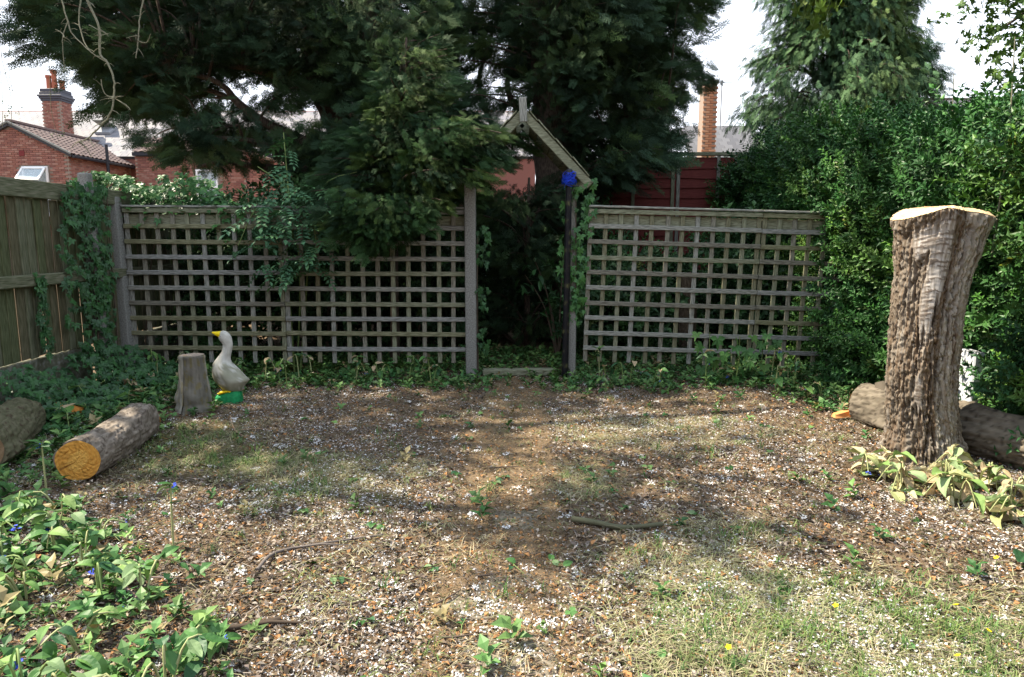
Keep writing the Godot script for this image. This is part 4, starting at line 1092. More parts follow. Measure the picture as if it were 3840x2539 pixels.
func build_houses() -> void:
	# gabled rear wing
	var w := thing("brick_house", "red brick gabled house wing with an open white window", "house", Vector3(-18.5, 0, -26))
	var gable := Shape.new()
	for q in [0.0, -4.2]:
		var pts := [Vector3(-2.05, 0, q), Vector3(2.05, 0, q), Vector3(2.05, 4.6, q), Vector3(0, 5.62, q), Vector3(-2.05, 4.6, q)]
		for i in [1, 2, 3]: gable.tri_out(pts[0], pts[i], pts[i + 1], Vector3(0, 2, -2.1))
	for sd in [-2.05, 2.05]:
		gable.quad_out(Vector3(sd, 0, 0), Vector3(sd, 0, -4.2), Vector3(sd, 4.6, -4.2), Vector3(sd, 4.6, 0), Vector3(0, 2, -2.1))
	part(w, "wall", gable.mesh(), M.mortar, Transform3D(Basis.IDENTITY, Vector3(0, 0, -0.02)))
	brick_face(w, Vector3(-1.95, 1.5, 0), Vector3.RIGHT, 4.0, 4.2, func(u, y): return y + 1.5 < 5.5 - absf(u - 1.95) * 0.5 and not (absf(u - 2.75) < 0.62 and y > 0.75 and y < 2.62) and not (absf(u - 0.55) < 0.62 and y > 0.6 and y < 2.52), M.bricks, 300)
	brick_face(w, Vector3(2.05, 1.5, -0.1), Vector3.FORWARD, 4.1, 3.0, func(_u, _y): return true, M.bricks, 0)
	window_unit(w, Vector3(0.8, 3.2, 0.05), 0.95, 1.75, true)
	window_unit(w, Vector3(-1.4, 3.1, 0.05), 0.95, 1.75)
	for x in [-0.75, 0.35]:
		slab(w, "air_brick", Vector3(0.2, 0.2, 0.03), mat(0.16, 0.03, 0.03), Vector3(x, 4.55, 0.02))
	for sd in [-1.0, 1.0]:
		var sl := Vector3(-sd * 2.2, 1.12, 0).normalized()
		roofing(w, Vector3(sd * 2.25, 4.5, 0.12), Vector3.FORWARD, sl, 5.6, 2.5, 0.28, 0.27, M.tiles, "roof_tile", 200 if sd > 0 else 0, true)
		slab(w, "verge", Vector3(2.5, 0.07, 0.07), M.concrete, Vector3(sd * 1.12, 5.1, 0.12), Basis(Vector3.BACK, -sd * 0.472))
	slab(w, "gutter", Vector3(0.11, 0.09, 4.6), M.dark, Vector3(2.3, 4.43, -2.2))
	slab(w, "ridge", Vector3(0.22, 0.09, 5.6), M.tiles[1], Vector3(0, 5.72, -2.7))
	var dp := Shape.new()
	dp.tube(smooth_path([Vector3(2.2, 1.0, -1.7), Vector3(2.2, 3.5, -1.7), Vector3(2.3, 3.75, -1.75), Vector3(2.45, 3.85, -1.75), Vector3(2.48, 4.1, -1.75), Vector3(2.48, 5.1, -1.75)], 3), taper(16, 0.06, 0.06), 8)
	part(w, "soil_pipe", dp.mesh(), M.dark)
	# terrace
	var t := thing("terrace_house", "long brick terrace with a pale slate roof and a tall chimney", "house", Vector3(-30, 0, -30.2))
	var tb := Shape.new()
	tb.box(Vector3(15.5, 2.45, -4.5), Vector3(31, 4.9, 9), 0.01)
	part(t, "wall", tb.mesh(), M.bricks[2])
	var sl2 := Vector3(0, 2.6, -4.3).normalized()
	roofing(t, Vector3(0, 4.9, 0.1), Vector3.RIGHT, sl2, 31, 5.1, 0.3, 0.22, M.slates, "slate", 300)
	slab(t, "ridge", Vector3(31, 0.12, 0.25), M.terracotta, Vector3(15.5, 7.5, -4.3))
	chimney(t, Vector3(9.75, 0, -1.35), 0.85, 0.8, 5.3, 7.95, M.bricks, M.blue_bricks, [[-0.27, 0.62], [-0.02, 0.85], [0.3, 0.4]])
	var sky := Node3D.new()
	sky.name = "skylight"
	t.add_child(sky, true)
	sky.position = Vector3(11.4, 6.35, -2.1)
	slab(sky, "frame", Vector3(0.7, 0.12, 0.75), M.lead, Vector3.ZERO, Basis(Vector3.RIGHT, 0.54))
	slab(sky, "sash", Vector3(0.66, 0.05, 0.7), M.rail, Vector3(0, 0.28, 0.1), Basis(Vector3.RIGHT, -0.25))
	chimney(t, Vector3(22.2, 0, -3.5), 0.85, 0.8, 6.2, 8.0, M.bricks, M.blue_bricks, [[-0.2, 0.5], [0.2, 0.5]])
	var m := thing("brick_house", "red brick rear wall with a tall white window behind the cypress", "house", Vector3(-15.6, 0, -29))
	slab(m, "wall", Vector3(8.0, 4.9, 1.0), M.mortar, Vector3(4.0, 2.45, -0.52))
	brick_face(m, Vector3(0.1, 1.4, 0), Vector3.RIGHT, 7.9, 3.4, func(u, y): return not (absf(u - 2.85) < 0.55 and y > 0.85 and y < 2.9), M.bricks, 120)
	window_unit(m, Vector3(2.95, 3.3, 0.05), 0.9, 1.9)
	slab(m, "eave_board", Vector3(8.1, 0.16, 0.14), M.dark, Vector3(4.0, 4.88, 0.06))
	roofing(m, Vector3(0, 4.95, 0.1), Vector3.RIGHT, Vector3(0, 0.55, -0.83).normalized(), 8.0, 1.4, 0.3, 0.24, M.tiles, "roof_tile", 60, true)
	var e := thing("brick_house", "brick back extension with a white fascia and sloping roof", "house", Vector3(-9.6, 0, -25))
	var ew := Shape.new()
	var q5 := [Vector3(0, 0, 0), Vector3(3.2, 0, 0), Vector3(3.2, 3.55, 0), Vector3(0, 4.6, 0)]
	var q6 := []
	for p in q5: q6.append(p + Vector3(0, 0, -3.5))
	ew.quad_out(q5[0], q5[1], q5[2], q5[3], Vector3(1.6, 2, -1.7)); ew.quad_out(q6[0], q6[1], q6[2], q6[3], Vector3(1.6, 2, -1.7))
	for i in 4: ew.quad_out(q5[i], q5[(i + 1) % 4], q6[(i + 1) % 4], q6[i], Vector3(1.6, 2, -1.7))
	part(e, "wall", ew.mesh(), M.mortar, Transform3D(Basis.IDENTITY, Vector3(0, 0, -0.02)))
	brick_face(e, Vector3(0.1, 1.4, 0), Vector3.RIGHT, 3.0, 3.1, func(u, y): return y + 1.4 < 4.48 - (u + 0.1) * 0.328, M.bricks, 80)
	slab(e, "fascia", Vector3(3.5, 0.2, 0.1), M.white, Vector3(1.6, 4.16, 0.06), Basis(Vector3.BACK, -0.317))
	roofing(e, Vector3(3.35, 3.6, 0.15), Vector3.FORWARD, Vector3(-3.2, 1.05, 0).normalized(), 3.7, 3.5, 0.3, 0.25, M.slates, "slate", 120)
	var g := thing("garden_store", "low orange brick outhouse with a sloping white roof edge", "outhouse", Vector3(-6.9, 0, -22))
	slab(g, "wall", Vector3(3.6, 2.6, 2.0), M.orange_bricks[0], Vector3(1.8, 1.3, -1.02))
	brick_face(g, Vector3(0.1, 0.9, 0), Vector3.RIGHT, 3.5, 1.7, func(_u, _y): return true, M.orange_bricks, 80)
	slab(g, "roof", Vector3(4.2, 0.12, 2.3), M.white, Vector3(1.7, 2.85, -0.9), Basis(Vector3.BACK, 0.2))
	# unseen house added at the viewer's back to cut the fill light
	var own := thing("brick_house", "unseen two-storey brick house added behind the viewer to block skylight", "house", Vector3(0, 0, 6.5))
	slab(own, "wall", Vector3(16, 5.6, 0.4), M.bricks[0], Vector3(0, 2.8, 0.2))
	for q in [[-4.5, 4.2], [-1.2, 4.2], [2.6, 4.2], [-4.0, 1.5], [2.2, 1.5]]:
		slab(own, "window", Vector3(1.2, 1.3, 0.1), M.white, Vector3(q[0], q[1], -0.03))
	roofing(own, Vector3(-8, 5.6, -0.3), Vector3.RIGHT, Vector3(0, 0.6, 0.8), 16, 4.5, 0.32, 0.3, M.dark_slates, "slate", 0)
	# houses to the right
	var r := thing("brick_house", "orange brick chimney stack and slate roof beside the weeping conifer", "house", Vector3(6.15, 0, -23))
	slab(r, "wall", Vector3(2.4, 4.2, 3.0), M.orange_bricks[1], Vector3(1.0, 2.1, -1.9))
	chimney(r, Vector3(0.2, 0, 0), 0.45, 0.6, 3.6, 6.35, M.orange_bricks, [], [])
	roofing(r, Vector3(-0.2, 4.0, -0.2), Vector3.RIGHT, Vector3(0, 0.6, -0.8), 2.6, 2.2, 0.28, 0.22, M.dark_slates, "slate", 100)
	var a := Shape.new()
	a.tube([Vector3(0.75, 5.0, -0.4), Vector3(0.75, 6.6, -0.4)], [0.02, 0.02], 6)
	a.tube([Vector3(0.45, 6.5, -0.4), Vector3(1.1, 6.5, -0.4)], [0.012, 0.012], 5)
	part(r, "aerial", a.mesh(), M.lead)
	var k := thing("terrace_house", "grey slate roofed terrace showing above the privet hedge", "house", Vector3(13.5, 0, -27))
	slab(k, "wall", Vector3(20, 4.6, 6), M.bricks[4], Vector3(10, 2.3, -3.1))
	roofing(k, Vector3(0, 4.6, 0.1), Vector3.RIGHT, Vector3(0, 2.7, -3.6).normalized(), 20, 4.5, 0.3, 0.22, M.dark_slates, "slate", 120)
	slab(k, "ridge", Vector3(20, 0.12, 0.25), M.tiles[0], Vector3(10, 7.35, -3.6))
	chimney(k, Vector3(0.9, 0, -3.2), 0.6, 0.8, 5.6, 8.2, M.orange_bricks, [], [[0.0, 0.35]])

# ---------------------------------------------------------------- stumps, logs, goose
func cut_disc(r: float, r_in: float, a: Color, b: Color, seed_: int, wob: Callable) -> ArrayMesh:   # sawn end in the xy plane facing +z
	var s := Shape.new()
	var rings := 16
	var seg := 48
	var prev := []
	var fn := FastNoiseLite.new()
	fn.seed = seed_
	fn.frequency = 0.9
	for i in rings + 1:
		var f := float(i) / rings
		var line := []
		for j in seg:
			var an := TAU * j / seg
			line.append(Vector3(cos(an), sin(an), 0) * r * f * lerpf(1.0, wob.call(an), f) + Vector3(0, 0, fn.get_noise_2d(cos(an) * f * 6, sin(an) * f * 6) * 0.006))
		if i:
			for j in seg:
				var an := TAU * j / seg
				var grow := 0.5 + 0.5 * sin(f * 34.0 + 1.2 * fn.get_noise_2d(cos(an) * 2, sin(an) * 2))
				var k := a.lerp(b, grow * 0.22 + 0.2 + 0.25 * fn.get_noise_2d(cos(an) * f * 3.0, sin(an) * f * 3.0 + 4.0) + (0.45 if f < r_in + 0.1 * sin(an * 2.0) else 0.0))
				var ray := fn.get_noise_2d(an * 14.0, f * 0.8 + 9.0)
				k = k * (1.0 - 0.25 * clampf(ray * 2.0, 0, 1))
				if absf(angle_difference(an, 0.6)) < 0.05 and f < 0.7 or absf(angle_difference(an, 3.5)) < 0.045 and f < 0.95: k = Color(0.25, 0.11, 0.02)
				k.a = 1.0
				var jn := (j + 1) % seg
				s.quad_out(prev[j], prev[jn], line[jn], line[j], Vector3(0, 0, -1), k)
		prev = line
	return s.mesh()

func log_mesh(length: float, r0: float, r1: float, tones: Array, seed_: int, sway: float, knots := 3) -> ArrayMesh:   # bark along -z from the origin
	var s := Shape.new()
	var fn := FastNoiseLite.new()
	fn.seed = seed_
	fn.frequency = 1.0
	var rows := 110
	var seg := 90
	var rings := []
	var cols := []
	for i in rows + 1:
		var f := float(i) / rows
		var ring := PackedVector3Array()
		var cc := PackedColorArray()
		for j in seg:
			var an := TAU * j / seg
			var q := Vector3(cos(an) * 3.0, sin(an) * 3.0, f * length * 5.0)
			var r := lerpf(r0, r1, f) * (1.0 + 0.11 * fn.get_noise_3dv(q * 0.4) + 0.05 * fn.get_noise_3dv(q * Vector3(1.6, 1.6, 0.7)) + 0.03 * fn.get_noise_3dv(q * Vector3(2.5, 2.5, 9.0)) - 0.07 * smoothstep(0.12, 0.0, absf(fn.get_noise_3dv(q * Vector3(1.5, 1.5, 0.5) + Vector3(3, 1, 0)))))
			for k in knots:
				var kc := Vector3(cos(k * 2.1 + seed_) * 3.0, sin(k * 2.1 + seed_) * 3.0, (0.2 + 0.3 * k) * length * 5.0)
				r += 0.04 * exp(-(q - kc).length_squared() * 1.3)
			ring.append(Vector3(cos(an) * r + sway * sin(f * 3.0), sin(an) * r, -f * length))
			var m := fn.get_noise_3dv(q * Vector3(1.2, 1.2, 2.4) + Vector3(9, 0, 0)) * 0.9 + 0.5
			var k2: Color = tones[0].lerp(tones[1], clampf(m, 0, 1))
			if fn.get_noise_3dv(q * Vector3(1.0, 1.0, 6.0) + Vector3(0, 30, 0)) > 0.28: k2 = k2.lerp(tones[2], 0.8)
			cc.append(k2)
		rings.append(ring)
		cols.append(cc)
	s.loft(rings, cols, true, true)
	return s.mesh()

func build_log(label: String, p0: Vector3, p1: Vector3, r0: float, r1: float, tones: Array, cut_a: Color, cut_b: Color, seed_: int) -> Node3D:
	var o := thing("cut_log", label, "log", p0)
	var d := (p1 - p0)
	o.basis = Basis.looking_at(d.normalized(), Vector3.UP)
	part(o, "bark", log_mesh(d.length(), r0, r1, tones, seed_, 0.025), M.tinted)
	var wob := func(an): return 1.0 + 0.03 * sin(an * 2.0 + 1.0) + 0.015 * sin(an * 5.0)
	part(o, "cut_face", cut_disc(r0 * 0.965, 0.5, cut_a, cut_b, seed_, wob), M.tinted, Transform3D(Basis(Vector3.UP, 0.0), Vector3(0, 0, 0.006)))
	part(o, "cut_face", cut_disc(r1 * 0.965, 0.5, cut_a, cut_b, seed_ + 3, wob), M.tinted, Transform3D(Basis(Vector3.UP, PI), Vector3(0.025 * sin(3.0), 0, -d.length() - 0.006)))
	return o

func build_tall_stump() -> void:
	var o := thing("tree_stump", "tall birch stump with rugged bark and a raw sawn top", "stump", Vector3(2.65, 0, -4.31))
	var fn := FastNoiseLite.new()
	fn.seed = 77
	fn.frequency = 1.0
	fn.fractal_octaves = 4
	var fr := FastNoiseLite.new()
	fr.seed = 78
	fr.frequency = 1.0
	fr.fractal_type = FastNoiseLite.FRACTAL_RIDGED
	fr.fractal_octaves = 2
	var s := Shape.new()
	var rows := 260
	var seg := 300
	var rings := []
	var cols := []
	var prof := Curve.new()
	for q in [[0.0, 0.275], [0.06, 0.24], [0.16, 0.214], [0.35, 0.2], [0.55, 0.2], [0.75, 0.21], [0.9, 0.24], [1.0, 0.275]]: prof.add_point(Vector2(q[0], q[1]))
	for i in rows + 1:
		var f := float(i) / rows
		var ring := PackedVector3Array()
		var cc := PackedColorArray()
		for j in seg:
			var an := TAU * j / seg
			var dx := cos(an)
			var dz := sin(an)
			var r := prof.sample(f)
			var y0 := f * 1.58
			var low := exp(-f * 9.0)
			r *= 1.0 + 0.16 * low * sin(an * 5.0 + 0.6) + 0.05 * fn.get_noise_2d(an * 0.8, y0 * 1.2)
			if dz < 0: r *= 1.0 + 0.06 * dz
			var seam := angle_difference(an, 1.48 + 0.25 * (1.0 - f))        # fold where two stems have grown together
			r *= 1.0 - (0.03 + 0.13 * smoothstep(0.35, 1.0, f)) * exp(-seam * seam / 0.05)
			var q := Vector3(dx * 2.4, y0 * 1.0, dz * 2.4)
			var warp := 0.35 * fn.get_noise_3dv(q * Vector3(1.3, 2.2, 1.3))
			var crack := absf(fn.get_noise_3dv(Vector3(dx * 4.2 + warp, y0 * 1.5, dz * 4.2 + warp)))
			var split := absf(fn.get_noise_3dv(Vector3(dx * 8.5 + warp, y0 * 4.2 + 7.0, dz * 8.5 - warp)))
			var fine := fn.get_noise_3dv(Vector3(dx * 7.0, y0 * 21.0, dz * 7.0))
			var ridge := -smoothstep(0.09, 0.0, crack) - 0.4 * smoothstep(0.1, 0.0, split) + 0.35 * fr.get_noise_3dv(Vector3(dx * 5.0, y0 * 4.0, dz * 5.0))
			# papery white bark patches
			var paper := 0.0
			for pq in [[1.95, 1.28, 0.3, 0.26], [2.1, 1.02, 0.2, 0.2], [2.35, 1.42, 0.3, 0.1], [2.15, 0.5, 0.1, 0.12], [0.7, 1.2, 0.12, 0.25]]:
				var e := Vector2(angle_difference(an, pq[0]) / pq[2], (y0 - pq[1]) / pq[3]).length()
				paper = maxf(paper, clampf((1.15 - e + 0.55 * fn.get_noise_3dv(q * 3.0)) * 3.0, 0, 1))
			var streak := fn.get_noise_3dv(Vector3(dx * 1.5, y0 * 38.0 + warp * 0.8, dz * 1.5))
			r += lerpf(0.032 * ridge + 0.014 * fine, 0.004 * streak + 0.008, paper)
			if low > 0.4: r += 0.02 * fn.get_noise_3dv(q * 5.0)
			var p := Vector3(dx * r + lerpf(0.03, -0.02, smoothstep(0.0, 0.4, f)) + 0.035 * smoothstep(0.6, 1.0, f), 0, dz * r * 0.95)
			var top := (1.6 - (-0.1 - p.x) * 0.42 if p.x < -0.1 else 1.6 - (p.x + 0.1) * 0.15) - p.z * 0.01
			p.y = f * top - 0.04 * (1.0 - f)
			ring.append(p)
			var m := clampf(fn.get_noise_3dv(q * Vector3(2.6, 1.6, 2.6) + Vector3(5, 5, 5)) * 1.1 + 0.5, 0, 1)
			var k := Color(0.075, 0.06, 0.046).lerp(Color(0.23, 0.2, 0.165), m)
			k = k.lerp(Color(0.36, 0.33, 0.29), clampf(fine * 1.2, 0, 1) * 0.6)
			if fn.get_noise_3dv(q * Vector3(4, 1.5, 4) + Vector3(0, 40, 8)) > 0.18: k = k.lerp(Color(0.13, 0.08, 0.045), 0.6)
			if seam > 0.0: k = k.lerp(Color(0.4, 0.37, 0.31), 0.6 * clampf(fn.get_noise_3dv(q * Vector3(3.0, 2.4, 3.0) + Vector3(2, 9, 1)) * 1.6 + 0.6, 0, 1))   # grey lichened stem painted paler as if sunlit, brown stem darker as if shaded
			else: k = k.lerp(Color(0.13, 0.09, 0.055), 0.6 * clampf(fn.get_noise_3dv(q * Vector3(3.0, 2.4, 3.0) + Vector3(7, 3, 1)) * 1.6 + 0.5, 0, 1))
			var white := Color(0.5, 0.47, 0.44).lerp(Color(0.27, 0.23, 0.19), clampf(fn.get_noise_3dv(q * 4.0) * 1.3 + 0.35, 0, 1))
			if streak > 0.2: white = Color(0.16, 0.13, 0.11)
			cc.append(k.lerp(white, paper * clampf(0.75 + fn.get_noise_3dv(q * 7.0), 0, 1)))
		rings.append(ring)
		cols.append(cc)
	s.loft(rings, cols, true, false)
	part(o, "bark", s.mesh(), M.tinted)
	var lid := Shape.new()
	var edge: PackedVector3Array = rings[rows]
	var up := []
	var steps := 10
	for i in steps + 1:
		var line := []
		for j in seg:
			var e := edge[j]
			var p := Vector3(e.x, 0, e.z) * (1.0 - float(i) / steps * 0.999)
			p.y = (1.6 - (-0.1 - p.x) * 0.42 if p.x < -0.1 else 1.6 - (p.x + 0.1) * 0.15) - p.z * 0.01 + 0.004 + (0.006 * fn.get_noise_2d(p.x * 30.0, p.z * 4.0) + 0.004 if i else 0.0) + (0.016 if p.x > -0.06 and i else 0.0)
			line.append(p)
		up.append(line)
	for i in steps:
		for j in seg:
			var jn := (j + 1) % seg
			lid.quad_out(up[i][j], up[i][jn], up[i + 1][jn], up[i + 1][j], Vector3(0, 0, 0))
	part(o, "sawn_top", lid.mesh(), M.cut)

func build_small_stump() -> void:
	var o := thing("ornamental_stump", "short grey ornamental tree stump beside the goose", "ornament", on_ground(-2.62, -5.5))
	var fn := FastNoiseLite.new()
	fn.seed = 5
	fn.frequency = 1.0
	var s := Shape.new()
	var rings := []
	var cols := []
	var prof := Curve.new()
	prof.max_value = 1.0
	for q in [[0.0, 0.168], [0.07, 0.15], [0.2, 0.132], [0.4, 0.122], [0.65, 0.106], [0.9, 0.098], [0.985, 0.102], [1.0, 0.097]]: prof.add_point(Vector2(q[0], q[1]))
	for i in 61:
		var f := i / 60.0
		var ring := PackedVector3Array()
		var cc := PackedColorArray()
		for j in 84:
			var an := TAU * j / 64
			var q := Vector3(cos(an), f * 1.2, sin(an))
			var r := prof.sample(f) * (1.0 + 0.09 * exp(-f * 7.0) * sin(an * 4.0 + 1.0)) + 0.012 * fn.get_noise_3dv(q * Vector3(4, 1.6, 4)) + 0.005 * fn.get_noise_3dv(q * Vector3(10, 5, 10))
			r += 0.03 * exp(-(Vector2(angle_difference(an, 1.2) * 3.0, (f - 0.33) * 9.0)).length_squared()) + 0.02 * exp(-(Vector2(angle_difference(an, 2.8) * 3.0, (f - 0.3) * 10.0)).length_squared())
			ring.append(Vector3(cos(an) * r, f * 0.475 - 0.015 + (0.006 * sin(an) if f > 0.9 else 0.0), sin(an) * r))
			var k := Color(0.2, 0.185, 0.15).lerp(Color(0.34, 0.32, 0.27), clampf(fn.get_noise_3dv(q * Vector3(5, 3, 5)) + 0.5, 0, 1))
			if fn.get_noise_3dv(q * Vector3(2.5, 3, 2.5) + Vector3(20, 0, 0)) > 0.2: k = k.lerp(Color(0.28, 0.23, 0.08), 0.6)
			cc.append(k)
		rings.append(ring)
		cols.append(cc)
	s.loft(rings, cols)
	part(o, "trunk", s.mesh(), M.tinted)
	var wob := func(_an): return 1.0
	part(o, "top", cut_disc(0.094, 0.4, Color(0.3, 0.24, 0.19), Color(0.36, 0.29, 0.23), 4, wob), M.tinted, Transform3D(Basis(Vector3.RIGHT, -PI / 2), Vector3(0, 0.464, 0)))

func build_goose() -> void:
	var o := thing("goose_ornament", "weathered white stone goose with a yellow beak on a green base", "ornament", on_ground(-2.46, -5.8), 0.12)
	var fn := FastNoiseLite.new()
	fn.seed = 9
	fn.frequency = 1.0
	var k := 0.00065
	var s := Shape.new()
	var rings := []
	var cols := []
	# level, front edge, back edge, half breadth
	var lv := [[1142, 930, 990, 0.02], [1136, 880, 1040, 0.055], [1100, 790, 1060, 0.088], [1050, 750, 1092, 0.105], [1010, 712, 1128, 0.112], [985, 700, 1150, 0.114], [955, 684, 1118, 0.114], [920, 674, 1082, 0.113], [880, 672, 1052, 0.11], [840, 676, 1022, 0.104], [800, 684, 972, 0.094], [760, 692, 930, 0.079], [720, 716, 918, 0.062], [680, 750, 916, 0.051], [640, 785, 925, 0.045], [600, 810, 936, 0.042], [550, 825, 948, 0.04], [505, 830, 955, 0.04], [470, 808, 953, 0.043], [435, 787, 948, 0.046], [400, 781, 938, 0.046], [370, 786, 922, 0.043], [345, 795, 898, 0.035], [330, 815, 872, 0.022], [322, 835, 850, 0.006]]
	for q in lv:
		var x0: float = (q[1] - 870.0) * k
		var x1: float = (q[2] - 870.0) * k
		var y: float = (1290.0 - q[0]) * k
		var ring := PackedVector3Array()
		var cc := PackedColorArray()
		for j in 40:
			var an := TAU * j / 40
			var hx := (x1 - x0) / 2
			var back := clampf(cos(an), 0, 1)
			var bw: float = q[3] * (1.0 - 0.55 * back * (1.0 if q[0] > 800 else 0.0))
			var p := Vector3((x0 + x1) / 2 + cos(an) * hx, y, sin(an) * bw)
			p += Vector3(cos(an), 0, sin(an)) * 0.003 * fn.get_noise_3dv(p * 40.0)
			# folded wing
			if q[0] > 850 and q[0] < 1060: p.z += signf(p.z) * (0.016 + 0.003 * sin(p.x * 170.0 + q[0] * 0.09)) * smoothstep(0.2, 0.6, absf(sin(an))) * smoothstep(-0.4, 0.3, cos(an))
			ring.append(p)
			var kk := Color(0.4, 0.39, 0.34).lerp(Color(0.58, 0.57, 0.52), clampf(fn.get_noise_3dv(p * 22.0) + 0.5, 0, 1))
			if q[0] > 740 and fn.get_noise_3dv(p * 11.0 + Vector3(3, 0, 0)) + (0.2 if q[0] > 860 else -0.05) > 0.0: kk = kk.lerp(Color(0.16, 0.16, 0.08), 0.6)
			cc.append(kk)
		rings.append(ring)
		cols.append(cc)
	s.loft(rings, cols)
	part(o, "body", s.mesh(), M.tinted)
	var b := Shape.new()
	var br := []
	for q in [[812, 372, 46, 0.036], [790, 370, 42, 0.03], [765, 366, 34, 0.024], [735, 356, 21, 0.018], [712, 348, 15, 0.013], [700, 345, 6, 0.006]]:
		var ring := PackedVector3Array()
		for j in 16:
			var an := TAU * j / 16
			ring.append(Vector3((q[0] - 870) * k, (1290 - q[1]) * k + sin(an) * q[2] * k, cos(an) * q[3]))
		br.append(ring)
	b.loft(br)
	part(o, "beak", b.mesh(), M.yellow)
	for sd in [-1.0, 1.0]:
		var e := Shape.new()
		e.tube([Vector3(-0.03, 0.587, sd * 0.041), Vector3(-0.03, 0.587, sd * 0.046)], [0.005, 0.003], 8)
		part(o, "eye", e.mesh(), M.lead)
	var g := Shape.new()
	var gr := []
	for q in [[-0.03, 1.0], [0.05, 1.0], [0.09, 0.92], [0.112, 0.7], [0.118, 0.3]]:
		var ring := PackedVector3Array()
		for j in 40:
			var an := TAU * j / 40
			var sq := pow(pow(absf(cos(an)), 3.0) + pow(absf(sin(an)), 3.0), -1.0 / 3.0)
			ring.append(Vector3(cos(an) * sq * 0.108 * q[1], q[0] - 0.012 * (1.0 - cos(an)) * (1.0 if q[0] > 0.08 else 0.0), sin(an) * sq * 0.1 * q[1]))
		gr.append(ring)
	g.loft(gr)
	part(o, "base", g.mesh(), grained(noise_tex(41, 0.03, [0.0, 0.5, 1.0], [[0.01, 0.14, 0.05], [0.015, 0.24, 0.08], [0.03, 0.33, 0.12]], 4, 256), Vector3(3, 3, 3), 0.7))
	for sd in [-1.0, 1.0]:
		var f := Shape.new()
		f.tube([Vector3(0.04, 0.17, sd * 0.05), Vector3(0.02, 0.1, sd * 0.062)], [0.016, 0.014], 8)
		var toes := [Vector3(-0.062, 0.085, sd * 0.092), Vector3(-0.075, 0.078, sd * 0.07), Vector3(-0.06, 0.088, sd * 0.045)]
		var heel := Vector3(0.035, 0.118, sd * 0.062)
		for i in 2:
			f.quad_out(heel, toes[i], (toes[i] + toes[i + 1]) / 2 + Vector3(0.012, 0.004, 0), toes[i + 1], Vector3(0, -1, 0))
		for i in 3: f.tube([heel, toes[i] + Vector3(0, 0.012, 0)], [0.011, 0.008], 6)
		part(o, "foot", f.mesh(), M.yellow)

# ---------------------------------------------------------------- ivy and shrubs
func ivy(called: String, label: String, spots: Array, size: float, most: int, ms: Array, stems: Array, group := "") -> void:
	var o := thing(called, label, "ivy", spots[0][0] * Vector3(1, 0, 1), 0.0, group)
	var kinds := [ivy_mesh(), ivy_mesh(3), ivy_mesh()]
	var rest := [[], []]
	for i in spots.size():
		var p: Vector3 = spots[i][0] - o.position
		var nn: Vector3 = (spots[i][1] + Vector3(rnd(-0.5, 0.5), rnd(-0.1, 0.6), rnd(-0.5, 0.5))).normalized()
		var y := (Vector3.UP + Vector3(rnd(-0.5, 0.5), 0, rnd(-0.5, 0.5)))
		y = (y - nn * y.dot(nn)).normalized()
		var t := Transform3D(Basis(y.cross(nn), y, nn).scaled(Vector3.ONE * size * rnd(0.55, 1.2)), p)
		if i < most: part(o, "leaf", kinds[i % 3], ms[rng.randi() % ms.size()], t)
		else: rest[i % 2].append(t)
	for k in 2:
		if rest[k].size(): many(o, "foliage", kinds[k], ms[k % ms.size()], rest[k])
	for l in stems:
		var line := []
		for q in l: line.append(q - o.position)
		var s := Shape.new()
		line = smooth_path(line, 4)
		s.tube(line, taper(line.size(), 0.012, 0.005), 5, Color.WHITE, 0.2)
		part(o, "stem", s.mesh(), M.twig)

